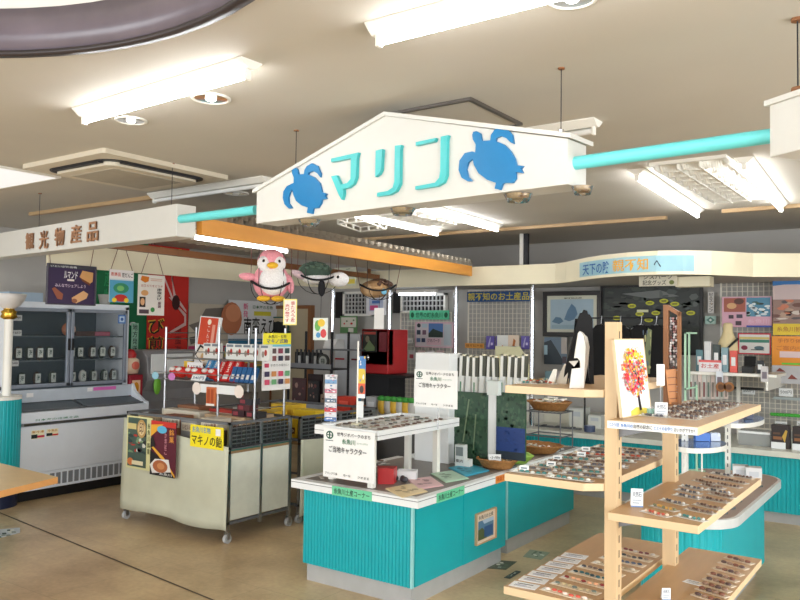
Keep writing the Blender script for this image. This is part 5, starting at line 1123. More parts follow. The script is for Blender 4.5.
# painting on the top right shelf
o = thing('tree_canvas', 'small canvas of a colourful flowering tree leaning on the top right wooden shelf', 'painting', (-.9015, 2.587, hA+.005), math.radians(86.2))
W_ = .255; H_ = .262
m = MB(); m.M = Matrix.Rotation(-.16, 4, 'X') @ Matrix.Translation((0, 0, .0))
SH_ = Matrix.Identity(4); 
base = Matrix.Rotation(-.115, 4, 'X')
m.M = base; m.box(0, W_, .0, .006, 0, H_, C(244, 244, 246)); 
rr = random.Random(5)
ar = [('p', [(.3, .0), (1, .0), (1, .05), (.5, .1), (.3, .06)], (240, 220, 90)), ('p', [(.6, .05), (.68, .05), (.65, .25), (.62, .3), (.58, .25)], (40, 30, 30))]
m.art(W_, H_, ar)
cols = [(240, 60, 90), (250, 130, 60), (236, 40, 70), (250, 200, 60), (240, 110, 140), (130, 190, 190), (226, 70, 60), (250, 160, 90)]
for i in range(420):
    a_, r_ = rr.uniform(0, 2*PI), math.sqrt(rr.random()); u = .5+.40*r_*math.cos(a_); v = .57+.35*r_*math.sin(a_); s = rr.uniform(.012, .032) if r_ < .9 else .01
    c = cols[3] if (v > .7 and rr.random() < .6) else rr.choice(cols)
    m.flat([((u+s*1.3*math.cos(t*PI/3))*W_, (v+s*.8*math.sin(t*PI/3))*H_) for t in range(6)], -.003-.00003*i, C(*c))
m.flat([(.62*W_, .28*H_), (.645*W_, .28*H_), (.6*W_, .5*H_), (.4*W_, .62*H_), (.39*W_, .6*H_), (.57*W_, .48*H_)], -.0102, C(40, 30, 30))
m.build('painted_canvas', o)
m = MB(); m.M = base; f = WOODE; m.box(-.004, 0, -.002, .008, -.004, H_+.004, f).box(W_, W_+.003, -.002, .008, -.004, H_+.004, f).box(-.004, W_+.003, -.002, .008, H_, H_+.004, f).box(-.004, W_+.003, -.002, .008, -.004, 0, f); m.build('wooden_frame', o)
q = oz(652, 416, hA); m = MB(); m.cyl((0, 0, 0), (0, 0, .025), .014, mat('green_glass', (150, 190, 180), .15), n=12).cyl((0, 0, .025), (0, 0, .032), .009, CLEAR, n=10); solo(m, 'glass_vial', 'tiny green glass vial beside the tree picture', 'vial', (q.x-.004, q.y+.0, hA+.001))
q = oz(656, 407, hA); o = thing('card_stick', 'blank white card on a thin clear stick behind the tree picture', 'card', (q.x, q.y+.06, hA+.001))
MB().cyl((0, 0, 0), (0, 0, .1), .002, CLEAR, n=6).cyl((0, 0, 0), (0, 0, .004), .015, CLEAR, n=10).build('stick', o)
m = MB(); m.M = Matrix.Rotation(.6, 4, 'Z'); m.box(-.016, .016, 0, .002, .08, .165, WHITE); m.build('card', o)
q = oz(669, 407, hA); m = MB(); m.M = Matrix.Rotation(-.1, 4, 'Y'); m.box(0, .045, 0, .012, 0, .14, C(196, 130, 74)); m.art(.045, .14, [('r', .1, .75, .9, .77, (110, 60, 30)), ('r', .1, .55, .9, .57, (110, 60, 30)), ('r', .1, .35, .9, .37, (110, 60, 30)), ('r', .1, .15, .9, .17, (110, 60, 30))]); o_ = solo(m, 'wooden_board', 'small brown wooden strap board leaning on the top right shelf', 'board', (q.x-.02, q.y+.07, hA+.004), .5)
# bead frame
o = thing('bead_display_frame', 'narrow tall brown wooden frame hung with strings of beads on the top right shelf', 'display frame', (-.948, 3.205, hA+.001), .1)
bz = 1.765-hA; bw = .066
MB().box(0, .02, 0, .03, 0, bz, BROWN).build('frame_post', o); MB().box(bw-.012, bw, 0, .03, 0, bz-.03, BROWN).build('frame_post', o)
m = MB(); m.add([(.02, 0, bz-.022), (.02, 0, bz-.002), (bw, 0, bz-.03), (bw, 0, bz-.048), (.02, .03, bz-.022), (.02, .03, bz-.002), (bw, .03, bz-.03), (bw, .03, bz-.048)], [(3, 2, 1, 0), (4, 5, 6, 7), (0, 1, 5, 4), (1, 2, 6, 5), (2, 3, 7, 6), (3, 0, 4, 7)], BROWN); m.build('top_rail', o); MB().box(.02, bw-.012, 0, .03, 0, .012, BROWN).build('bottom_rail', o)
rr = random.Random(2)
bcs = [(170, 130, 130), (206, 200, 200), (90, 74, 74), (150, 146, 150), (226, 220, 220), (110, 70, 66)]
for i in range(3):
    b = MB(); x = .027+i*.0115
    for z in range(int((bz-.06)/.011)): b.ell((x+rr.uniform(-.003, .003), .012, .02+z*.011), (.0058, .005, .0058), C(*rr.choice(bcs)), 6, 4)
    b.build('bead_string', o)
# ------------------------------------------------------------------ back counter
o = thing('back_counter', 'long turquoise ribbed counter with cream slab along the back wall', 'counter', (-5.4, 7.5, 0))
Mw = Matrix.Translation((-5.4, 7.5, 0)).inverted()
m = MB(); m.M = Mw; m.box(-5.35, 2.8, 7.58, 8.45, 0, .10, KICK); m.build('kickboard', o)
m = MB(); m.M = Mw; m.box(-5.4, 2.85, 7.53, 8.45, .10, .59, TEAL); m.build('body', o)
r = ribbed([(-5.4, 7.525), (2.85, 7.525)], .10, .59, TEAL, .035, .006); r.v = [Mw @ v for v in r.v]; r.build('ribbed_panel', o)
m = MB(); m.M = Mw; m.box(-5.45, 2.9, 7.45, 8.47, .59, .64, mat('cream_slab', (218, 218, 206), .4)); m.build('slab', o, .003)
zc = .642
# silver posts under the valance
for k, px in enumerate((332, 389, 455.5, 532)):
    x = ot(px, 350, 7.62).x; x = x if x > -5.3 else ot(px, 350, 7.42).x; m = MB(); m.cyl((0, 0, 0), (0, 0, 2.17-zc), .026, CHROME, n=20)
    for z in range(0): m.box(-.006, .006, -.0155, -.0148, .1+z*.055, .13+z*.055, GREYM)
    on = x > -5.3
    if not on: m = MB(); m.cyl((0, 0, 0), (0, 0, 2.17), .026, CHROME, n=20)
    solo(m, 'silver_pole', 'shiny silver pole under the cream valance, %s from the left' % ['first', 'second', 'third', 'fourth'][k], 'pole', (x, 7.62 if on else 7.42, zc-.002 if on else 0))
# wire grids
def grid(label, pl, step=.05, c=WHITEP, r=.003, bg=None):
    loc, w, h, rot = pl; m = MB()
    n = max(1, round(w/step)); k = max(1, round(h/step))
    for i in range(n+1): m.box(w*i/n-r, w*i/n+r, -r, r, 0, h, c)
    for j in range(k+1): m.box(0, w, -r*2, 0, h*j/k-r, h*j/k+r, c)
    m.box(-.012, 0, -.008, .008, -.01, h+.01, c).box(w, w+.012, -.008, .008, -.01, h+.01, c).box(0, w, -.008, .008, h, h+.012, c).box(0, w, -.008, .008, -.012, 0, c)
    return solo(m, 'wire_grid_panel', label, 'wire grid', loc, rot)
GW = mat('grid_wire', (226, 220, 206), .4)
grid('beige wire grid panel under the blue souvenir sign', rt(8.3, 468, 291, 400, 529), .055, GW)
grid('beige wire grid panel behind the pink poster', rt(8.3, 400, 313, 400, 450), .055, GW)
grid('beige wire grid panel on the wall at the right edge', rt(8.38, 722, 282, 425, 815), .05, GW)
def lattice(n, pl):
    loc, w, h, rot = pl; o = MB(); o.box(0, w, .03, .04, 0, h, C(30, 32, 36)); n_ = max(1, round(w/.06)); k = max(1, round(h/.06))
    LG = mat('lattice_grey', (190, 190, 188), .5)
    for i in range(n_+1): o.box(w*i/n_-.008, w*i/n_+.008, -.01, .01, 0, h, LG)
    for j in range(k+1): o.box(0, w, -.012, .008, h*j/k-.008, h*j/k+.008, LG)
    o.box(-.03, 0, -.02, .04, -.03, h+.03, WHITEP).box(w, w+.03, -.02, .04, -.03, h+.03, WHITEP).box(-.03, w+.03, -.02, .04, h, h+.03, WHITEP).box(-.03, w+.03, -.02, .04, -.03, 0, WHITEP)
    ob = o.build('window_%d' % n, kind='structure'); ob.location = loc; ob.rotation_euler = (0, 0, rot)
lattice(1, rt(8.42, 345, 294, 314, 372)); lattice(2, rt(8.42, 403, 296, 311, 444))
m = MB(); a = ot(335, 290, 8.40); b = ot(345, 318, 8.40)
pl = rt(8.44, 335, 292, 318, 343); m.box(0, pl[1], 0, .07, 0, pl[2], BLACK); solo(m, 'shutter_board', 'narrow black panel left of the first lattice window', 'panel', pl[0])
pl = rt(8.40, 393, 292, 313, 400); m = MB(); m.box(0, pl[1], 0, .11, 0, pl[2], BLACK); solo(m, 'shutter_board', 'narrow black panel between the two lattice windows', 'panel', pl[0])
# fluorescent under the soffit over the grids
o = thing('strip_lamp', 'lit white strip lamp under the soffit above the second lattice window', 'lamp', (ot(396, 292, 8.1).x, 8.1, 2.16)); MB().box(0, .6, 0, .06, -.04, 0, WHITEP).build('housing', o); MB().cyl((.03, .03, -.055), (.57, .03, -.055), .014, mat('dim_tube', (240, 245, 255), .5, emit=9, noise=0)).build('tube', o)
poster('wall_sign', 'green sign with dark writing above the pink poster', 'sign', rt(8.2, 409.5, 310.5, 319.5, 449), (96, 206, 160), [('e', .03, .2, .12, .8, (30, 100, 70)), ('e', .88, .2, .97, .8, (30, 100, 70)), ('t', .16, .2, .84, .8, '世界の町糸魚川', (24, 100, 70))])
poster('wall_poster', 'pink bordered poster with mountain photo on the wire grid', 'poster', rt(8.22, 415, 322, 347, 453), (226, 186, 200), [('r', .03, .05, .97, .95, (214, 204, 208)), ('r', .36, .4, .74, .95, (90, 130, 190)), ('p', [(.36, .55), (.48, .75), (.55, .7), (.74, .6), (.74, .4), (.36, .4)], (50, 66, 60)), ('e', .05, .78, .15, .95, (40, 50, 60)), ('r', .18, .78, .33, .93, (190, 206, 216)), ('r', .05, .5, .15, .68, (60, 70, 90)), ('r', .2, .5, .3, .68, (120, 90, 110)), ('r', .05, .2, .15, .36, (90, 110, 150)), ('r', .18, .2, .28, .36, (50, 60, 90)), ('r', .32, .1, .7, .36, (226, 190, 200)), ('t', .34, .2, .66, .34, 'ジオパーク', (80, 60, 80)), ('r', .77, .1, .95, .9, (196, 206, 214))])
poster('wall_card', 'small pale card left of the pink poster', 'card', rt(8.24, 401, 338, 343, 413), (222, 220, 214), [('r', .1, .3, .9, .6, (170, 170, 170))])
for k in range(5):
    q = ot(402+k*9.5, 352, 8.26); m = MB(); m.box(-.05, .05, 0, .02, -.1, .02, C(*[(214, 190, 192), (206, 200, 200)][k % 2])); m.box(-.03, .03, -.001, 0, -.08, -.03, C(180, 80, 90)); solo(m, 'hanging_packet', 'pink and white packet hanging below the pink poster, %s from the left' % ['first', 'second', 'third', 'fourth', 'fifth'][k], 'packet', q, 0, 'packets hanging below the pink poster')
poster('souvenir_sign', 'blue sign with yellow kanji above the wire grid', 'sign', rt(8.2, 467, 292, 302, 530), (26, 74, 130), [('t', .015, .12, .985, .9, '親不知のお土産品', (214, 196, 60))])
poster('wall_strip', 'orange strip sign at the lower left of the wire grid', 'sign', rt(8.22, 465, 343, 348, 484), (222, 160, 80), [('t', .06, .2, .94, .8, '親不知海岸', (150, 90, 30))])
for k, px in enumerate((486, 495.5, 507, 521)):
    pl = rt(8.24, px, 336, 349, px+8); m = MB(); m.box(0, pl[1], 0, .02, 0, pl[2], C(106, 94, 176)); m.art(pl[1], pl[2], [('p', [(.2, .2), (.5, .9), (.6, .9), (.4, .1)], (190, 186, 220)), ('r', .6, .3, .85, .5, (220, 210, 236))]); solo(m, 'purple_packet', 'purple packet hanging on the wire grid, %s from the left' % ['first', 'second', 'third', 'fourth'][k], 'packet', pl[0], 0, 'purple packets on the wire grid')
for k, (px, c) in enumerate(((497, (240, 240, 236)), (508, (240, 220, 200)))):
    pl = rt(8.21, px, 335, 346, px+11); m = MB(); m.box(0, pl[1], 0, .01, 0, pl[2], C(*c)); m.art(pl[1], pl[2], [('p', [(.4, .0), (.6, 0), (.7, .5), (.5, .7)] if k else [(.3, -.1), (.7, -.1), (.5, .1)], (196, 120, 60))]); solo(m, 'picture_card', '%s card with an orange mark among the purple packets' % ['white', 'cream'][k], 'card', pl[0])
pl = rt(7.9, 495, 346, 382, 533); m = MB(); m.M = XM; w_, h_ = pl[1], pl[2]; m.prism([(0, 0), (w_, 0), (w_, h_*.28), (w_*.66, h_), (0, h_)], -.01, 0, C(236, 232, 190)); solo(m, 'yellow_board', 'pale yellow cut-corner board on the back counter behind the map rack', 'board', (pl[0][0], 7.9, pl[0][2]))
q = ot(512, 380, 7.91); m = MB(); m.box(-.3, .3, 0, .25, 0, pl[0][2]-zc, C(206, 204, 196)); solo(m, 'display_riser', 'cream riser box carrying the pale yellow board', 'riser', (q.x, 7.86, zc))
# framed picture
poster('framed_picture', 'blue misty landscape picture in black frame leaning out from the wall', 'picture', rt(8.36, 547, 296, 332, 597), (214, 214, 196), [('r', .07, .08, .93, .9, (168, 190, 204)), ('p', [(.35, .35), (.42, .6), (.5, .78), (.58, .68), (.62, .5), (.55, .35), (.45, .3)], (96, 130, 160)), ('p', [(.1, .28), (.18, .42), (.28, .4), (.34, .3), (.25, .22)], (90, 124, 150)), ('p', [(.6, .25), (.7, .5), (.8, .6), (.86, .5), (.85, .25)], (130, 160, 180)), ('r', .1, .1, .6, .2, (150, 176, 190)), ('t', .35, .91, .7, .95, '親不知之図', (70, 70, 60))], th=.02, frame=(.05, mat('black_frame', (30, 26, 26), .35)))
poster('wall_poster', 'grey blue cliff photo poster below the framed picture', 'poster', rt(8.4, 544, 337, 364, 567), (120, 140, 160), [('p', [(0, .0), (0, .8), (.3, .9), (.6, .5), (.8, .2), (.8, 0)], (60, 70, 80)), ('r', 0, .35, .15, .7, (170, 200, 214)), ('r', .75, .4, 1, 1, (206, 196, 190)), ('r', .8, .05, .98, .3, (90, 80, 90))])
for k in range(3):
    pl = rt(8.2, 545+k*9, 371, 382, 552+k*9); m = MB(); m.box(0, pl[1], 0, .03, 0, pl[2], C(*[(120, 150, 160), (200, 190, 190), (90, 80, 110)][k])); solo(m, 'wall_packet', '%s packet below the cliff photo poster' % ['pale blue', 'white', 'dark purple'][k], 'packet', pl[0])
# relief map board
pl = rt(8.4, 603, 288, 350, 700); loc, w_, h_, _ = pl
ar = [('n', 0, 0, 1, 1, [(40, 44, 42), (62, 70, 62), (50, 56, 50), (30, 34, 34)], 8, 220, .4), ('p', [(.2, .9), (.6, .95), (.8, .85), (.5, .82)], (110, 114, 112)), ('n', .6, .55, 1, 1, [(90, 96, 92), (70, 78, 76)], 15, 12)]
pts_y = [(632, 306), (650, 303), (664, 301), (675, 304), (656, 313), (649, 320), (617, 318), (691, 313), (640, 314)]
for i, (x, y) in enumerate(pts_y):
    q = ot(x, y, 8.4); u, v = (q.x-loc[0])/w_, (q.z-loc[2])/h_
    ar.append(('e', u-.045, v-.035, u+.045, v+.035, (196, 196, 40))) 
    ar.append(('r', u-.025, v-.008, u+.025, v+.008, (60, 60, 30)))
q = ot(643, 311, 8.4); u, v = (q.x-loc[0])/w_, (q.z-loc[2])/h_; ar.append(('r', u-.06, v-.02, u+.06, v+.02, (220, 220, 180)))
poster('relief_map', 'dark relief map board with yellow oval tags in a black frame', 'map', pl, (46, 50, 48), ar, th=.02, frame=(.03, C(26, 24, 26)))
poster('hanging_sign_board', 'cream sign with black lettering hanging over the relief map', 'sign', rt(7.12, 639, 274, 286.5, 677), (214, 208, 188), [('t', .12, .55, .88, .95, 'シスパーク', (30, 30, 28)), ('t', .1, .08, .72, .48, '記念グッズ', (30, 30, 28)), ('e', .8, .1, .93, .45, (110, 120, 50))])
poster('small_plate', 'narrow white plate with vertical writing right of the relief map', 'sign', rt(8.42, 708, 292, 313, 714), (214, 210, 206), [('v', .15, .04, .85, .96, '記念スタンプ', (50, 50, 50))])
poster('small_plate', 'green and white diamond plate below the narrow white plate', 'sign', rt(8.42, 705, 316, 324, 716), (170, 200, 190), [('p', [(.1, .5), (.5, .9), (.9, .5), (.5, .1)], (80, 130, 120)), ('e', .38, .35, .62, .65, (226, 230, 226))])
poster('wall_poster', 'pink food and wave poster on the right-hand grid wall', 'poster', rt(8.3, 722, 297, 327, 772), (222, 170, 190), [('r', .04, .5, .48, .96, (170, 90, 70)), ('e', .1, .6, .3, .8, (220, 170, 120)), ('e', .25, .75, .45, .95, (90, 50, 40)), ('r', .5, .35, .97, .97, (80, 140, 170)), ('n', .5, .35, .97, .85, [(230, 236, 236), (40, 60, 60), (60, 90, 70), (210, 220, 226)], 6, 24), ('r', .14, .28, .24, .4, (70, 50, 60)), ('r', .3, .3, .42, .42, (70, 60, 80)), ('r', .28, .06, .4, .2, (70, 50, 60)), ('t', .52, .1, .95, .28, '糸魚川', (230, 190, 210)), ('r', .5, 0, 1, .06, (60, 80, 170))])
poster('wall_poster', 'red and white striped cafe sign below the wave poster', 'poster', rt(8.28, 738, 333, 354, 771), (236, 234, 230), [('r', 0, .94, 1, 1, (206, 40, 60)), ('r', 0, 0, 1, .06, (206, 40, 60)), ('r', 0, 0, .04, 1, (206, 40, 60)), ('r', .96, 0, 1, 1, (206, 40, 60)), ('r', .05, .72, .95, .82, (226, 200, 120)), ('r', .05, .56, .95, .7, (70, 140, 120)), ('e', .1, .2, .3, .42, (150, 60, 80)), ('e', .5, .22, .8, .4, (80, 110, 120)), ('r', .4, .2, .8, .24, (60, 60, 60))])
poster('wall_poster', 'tall beach house poster with yellow base at the right edge', 'poster', rt(8.26, 773, 278, 335, 812), (60, 120, 176), [('r', 0, .0, 1, .2, (226, 196, 40)), ('t', .1, .06, .9, .15, '糸魚川観光', (180, 120, 30)), ('r', 0, .2, 1, .8, (150, 120, 110)), ('p', [(0, .62), (0, .86), (.6, .9), (1, .8), (1, .62)], (206, 186, 186)), ('n', 0, .22, 1, .62, [(180, 150, 130), (90, 80, 84), (214, 200, 190), (110, 70, 60), (200, 120, 90)], 21, 26), ('r', 0, .88, 1, 1, (50, 120, 190))])
poster('wall_poster', 'orange poster above grey craft photos at the right edge', 'poster', rt(8.25, 772, 336, 383, 812), (236, 150, 40), [('r', 0, 0, 1, .38, (196, 196, 200)), ('t', .15, .86, .9, .95, '手作り体験', (190, 100, 30)), ('t', .12, .7, .8, .8, 'ご案内中', (200, 110, 30)), ('r', .2, .55, .75, .68, (226, 200, 200)), ('r', .25, .4, 1, .44, (110, 200, 60)), ('p', [(.1, .25), (.2, .33), (.35, .25)], (140, 70, 60)), ('p', [(.4, .1), (.5, .2), (.65, .1)], (140, 70, 60)), ('p', [(.7, .1), (.8, .22), (.95, .1)], (150, 90, 60))])
# curved valance sign
o = thing('valance_sign', 'pale blue sign strip with blue and orange writing on the curved valance', 'sign', (0, 0, 0))
def on_arc(px):
    P = [(x, y) for x, y in arc]; r = ray(px, 262); best = None
    for (ax, ay), (bx, by) in zip(P, P[1:]):
        den = r.x*(by-ay)-r.y*(bx-ax)
        if abs(den) < 1e-9: continue
        u = (r.y*ax-r.x*ay)/den
        if -.001 <= u <= 1.001:
            X, Y = ax+(bx-ax)*u, ay+(by-ay)*u
            if best is None or Y < best[1]: best = (X, Y)
    return V((best[0], best[1], 0))
pxs = [580+i*(694-580)/30 for i in range(31)]; A_ = [on_arc(x) for x in pxs]
def arc_pt(u, z, off):
    i = min(29, int(u*30)); f = u*30-i; p = A_[i]*(1-f)+A_[i+1]*f; d = (A_[i+1]-A_[i]).normalized(); n = V((d.y, -d.x, 0))
    return (p.x+n.x*off, p.y+n.y*off, z)
m = MB(); SKY = mat('sign_pale_blue', (156, 200, 212), .3, noise=.15, scale=3)
vs = [arc_pt(i/30, z, .004) for i in range(31) for z in (2.165, 2.30)]
m.add(vs, [(2*i, 2*i+2, 2*i+3, 2*i+1) for i in range(30)], SKY); m.build('strip', o)
def arc_text(s, u0, u1, z0, z1, c):
    vs, fs, _ = text_geo(s); q = MB(); q.add([arc_pt(u0+(u1-u0)*a, z0+(z1-z0)*b, .008) for a, b in vs], fs, C(*c)); q.build('lettering', o)
arc_text('天下の険', .03, .26, 2.175, 2.28, (20, 90, 160)); arc_text('親不知', .29, .60, 2.18, 2.285, (236, 176, 60)); arc_text('へ', .65, .71, 2.20, 2.26, (30, 40, 70))

# ---- goods on the back counter
q = ot(571, 428, 7.95)
for k, (a, b, y0, y1) in enumerate(((569, 583, 409, 428), (588, 601, 408.5, 422))):
    pl = rt(7.9, a, y0, y1, b); m = MB(); m.box(0, pl[1], 0, .2, 0, pl[2], C(214, 216, 208)); m.art(pl[1], pl[2], [('r', .2, .55, .8, .8, (190, 196, 200)), ('r', .0, .93, 1, 1, (190, 190, 184))]); solo(m, 'storage_box', 'cream storage box on the back counter, %s one beside the wooden shelves' % ['left', 'right'][k], 'box', (pl[0][0], 7.9, zc+.0), 0, 'cream storage boxes')
pl = rt(7.96, 520, 404, 434, 604); m = MB(); m.box(0, pl[1], 0, .3, 0, .12, C(222, 220, 206)); solo(m, 'display_riser', 'low cream step running along the back counter behind the wire stand', 'riser', (pl[0][0], 8.12, zc))
for k in range(3):
    q = oz(537+k*22, 428-k*.5, zc+.001); m = MB(); m.box(-.09, .09, -.03, .03, 0, .012, C(90, 94, 96)); m.box(-.02, .02, -.04, .04, .012, .02, C(60, 60, 66)); solo(m, 'metal_hook_rail', 'small dark metal hook rail lying on the back counter, %s from the left' % ['first', 'second', 'third'][k], 'hook rail', (q.x, 7.7, zc), .1, 'hook rails on the back counter')
q = oz(592, 431, zc); m = MB(); m.cyl((0, 0, 0), (0, 0, .06), .055, C(70, 80, 110), n=14); m.cyl((0, 0, .06), (0, 0, .065), .04, C(180, 186, 200), n=14); solo(m, 'blue_tin', 'round blue tin on the back counter beside the wooden post', 'tin', (q.x, 7.62, zc))
# black shirts hanging behind the wooden shelves
o = thing('garment_rail', 'thin steel rail carrying the black shirts above the back counter', 'rail', (ot(585, 320, 7.75).x, 7.75, 1.80)); xr = ot(668, 320, 7.75).x-ot(585, 320, 7.75).x
MB().cyl((0, 0, 0), (xr, 0, 0), .008, DARKM, n=8).build('bar', o)
for x in (0, xr): MB().cyl((x, 0, -1.155), (x, 0, .01), .01, DARKM, n=8).build('upright', o)
for k, px in enumerate((601, 620, 641, 656)):
    x = ot(px, 330, 7.74).x; o = thing('black_shirt', 'black shirt on a hanger over the back counter, %s of four' % ['first from left', 'second from left', 'third from left', 'rightmost'][k], 'shirt', (x, 7.74, 1.80), -.2+.1*k)
    MB().tube([(0, 0, .01), (.01, 0, .02), (.0, 0, -.06), (-.1, 0, -.11)], .004, STEEL).tube([(0, 0, -.06), (.1, 0, -.11)], .004, STEEL).build('hanger', o)
    m = MB(); P = [(-.085, -.6), (.085, -.6), (.09, -.2), (.105, -.3), (.125, -.28), (.11, -.13), (.04, -.07), (-.04, -.07), (-.11, -.13), (-.125, -.28), (-.105, -.3), (-.09, -.2)]
    m.M = XM; m.prism(P, -.02, .02, VELV); m.build('fabric', o, .01)
    if k == 2:
        m = MB(); m.M = Matrix.Translation((0, -.035, 0)); m.art(1, 1, [('p', [(.02, -.55), (.1, -.55), (.12, -.12), (.08, -.1)], (120, 130, 90)), ('n', .02, -.5, .11, -.12, [(90, 110, 130), (180, 180, 120), (60, 70, 60)], 3, 14)]); m.build('patterned_scarf', o)
# cream bust with black necklace strap
o = thing('necklace_bust', 'cream necklace bust with a black strap right of the relief map', 'bust', (ot(728, 372, 7.7).x, 7.7, 1.30))
BU = mat('bust_cream', (224, 206, 160), .6)
m = MB(); m.lathe([(0, 0), (.08, 0), (.085, .1), (.09, .2), (.085, .27), (.055, .34), (.042, .38), (.045, .44), (.03, .455), (0, .457)], BU, 24, (0, 0, 0), 1, .6); m.build('torso', o)
m = MB(); m.tube([(.095, -.03, .31), (.06, -.06, .27), (.02, -.066, .23), (-.03, -.066, .18), (-.07, -.055, .13)], .011, BLACK); m.build('black_strap', o)
pl = rt(7.62, 690, 366, 373, 766); 
o = thing('wall_shelf', 'white shelf along the back wall carrying the cream bust', 'shelf', (pl[0][0], 7.55, 1.27))
MB().box(0, pl[1]+.1, 0, .5, 0, .028, WHITEP).build('shelf_board', o, .003)
for x in (.05, pl[1]): MB().box(x, x+.02, .05, .95, -.12, 0, WHITEP).build('bracket', o)
MB().box(pl[1]*.5, pl[1]*.5+.03, .46, .49, -1.27+zc, 0, WHITEP).build('support_post', o)
for k in range(8):
    x = pl[0][0]+.06+k*.075; h = .1+.05*((k*3) % 4)/3 if k > 4 else .2+.08*((k*3) % 4)/3
    c = [(90, 130, 140), (214, 214, 216), (60, 70, 70), (130, 160, 170), (220, 90, 80), (190, 196, 200), (80, 90, 110), (36, 36, 40)][k]
    if .4 < k*.075+.06 < .56: continue
    box_item('trinket_box', '%s trinket box standing on the white wall shelf' % ['teal grey', 'silver white', 'charcoal', 'pale blue', 'coral', 'light grey', 'slate', 'black'][k], 'box', (x, 7.6, 1.30), (.06, .05, h), c, [('r', .2, .3, .8, .7, (230, 230, 230))])
m = MB(); m.box(0, .10, 0, .10, 0, .06, BLACK); m.add([(0, .1, .06), (.10, .1, .06), (.10, .12, .15), (0, .12, .15)], [(0, 1, 2, 3), (3, 2, 1, 0)], BLACK); q = ot(735, 360, 7.62); solo(m, 'jewel_case', 'open black jewel case at the right end of the white wall shelf', 'case', (q.x+.06, 7.6, 1.30))
# light green lattice frame
pl = rs(-1.52, 683, 332, 402, 693); 
o = thing('lattice_rack', 'light green metal frame standing behind the bead frame', 'frame', (-1.5, pl[0][1], .652), R90)
GF = C(168, 206, 176); zz = od(686, 332, 5.0).z-.652; MB().box(0, .012, 0, .012, 0, zz, GF).box(.3, .312, 0, .012, 0, zz*.62, GF).box(0, .3, 0, .012, zz-.012, zz, GF).box(0, .3, 0, .012, zz*.60, zz*.6+.012, GF).box(.1, .11, 0, .012, zz*.6, zz, GF).build('bars', o)
MB().box(-.02, .33, -.05, .06, 0, .008, GF).build('base', o)
# right end of the counter: dark boxes and clear case
for k, (a, b) in enumerate(((772, 790), (793, 812))):
    pl = rt(7.65, a, 432, 452, b); w_ = pl[1]
    o = thing('gift_box', 'black gift box with gold figure on the back counter, %s one' % ['left', 'right'][k], 'gift box', (pl[0][0], 7.62, zc))
    MB().box(0, w_, 0, .1, 0, pl[2]+.03, C(40, 28, 26)).build('box', o, .002)
    m = MB(); m.art(w_, pl[2], [('p', [(.75, .3), (.9, .9), (.8, .95), (.6, .6)], (200, 160, 60)), ('r', .1, .45, .6, .6, (140, 90, 50)), ('r', .1, .7, .5, .8, (90, 60, 40))]); m.build('gold_figure', o)
    MB().box(0, w_*.8, -.01, -.006, 0, pl[2]*.32, WHITE).build('price_card', o)
pl = rt(7.65, 738, 441, 453, 770); o = thing('clear_case', 'empty clear acrylic case on the back counter left of the gift boxes', 'case', (pl[0][0], 7.66, zc)); MB().box(0, pl[1], 0, .2, 0, pl[2]+.02, mat('acrylic', (190, 194, 194), .2, alpha=.45, noise=0)).build('case', o, .003); MB().box(0, pl[1], -.002, 0, pl[2], pl[2]+.02, WHITE).build('rim', o)
for k, (a, b, y0, y1) in enumerate(((742, 755, 387, 394), (779, 793, 388, 396), (775, 787, 421, 428), (797, 810, 421, 428))):
    pl = rt(8.30, a, y0, y1, b); m = MB(); m.box(0, pl[1], 0, .004, 0, pl[2], WHITE); m.art(pl[1], pl[2], [('t', .1, .3, .9, .75, '500円', (120, 120, 120))]); solo(m, 'price_card', 'white price card on the right-hand grid wall, %s' % ['upper left', 'upper right', 'lower left', 'lower right'][k], 'price card', pl[0])
for lab, c, a, b, y in (('black hook bar on the grid wall beside the upper left price card', (30, 30, 32), 733, 764, 389), ('glass shelf edge on the grid wall below the orange poster', (170, 180, 180), 774, 812, 399), ('bright green garland strip along the right-hand grid wall', (80, 190, 70), 771, 812, 415)):
    p, q = ot(a, y, 8.30), ot(b, y+2, 8.30); m = MB(); m.box(0, q.x-p.x, -.03, .0, 0, .025, C(*c))
    if c[1] == 190:
        for i in range(14): m.ell(((q.x-p.x)*(i+.5)/14, -.03, .012), (.02, .015, .018), C(*c), 6, 4)
    solo(m, 'wall_strip' if c[1] == 190 else 'wall_bar', lab, 'wall strip', (p.x, 8.30, p.z))
q = ot(765, 386, 8.28)
for k, (px, py, c, lab) in enumerate(((764, 372, (200, 196, 196), 'silver packet hanging at the end of the white wall shelf'), (719, 377, (226, 232, 240), 'white character tag hanging in front of the shelf of the bust'))):
    p = ot(px, py, 7.5); m = MB(); m.box(-.03, .03, 0, .01, -.09, .05, C(*c)); m.box(-.02, .02, -.001, 0, -.06, 0, C(120, 110, 120)); m.cyl((0, 0, .05), (0, 0, 1.30-p.z if p.z < 1.25 else .07), .002, STEEL, n=5); solo(m, 'hanging_packet', lab, 'packet', (p.x, 7.52, p.z))

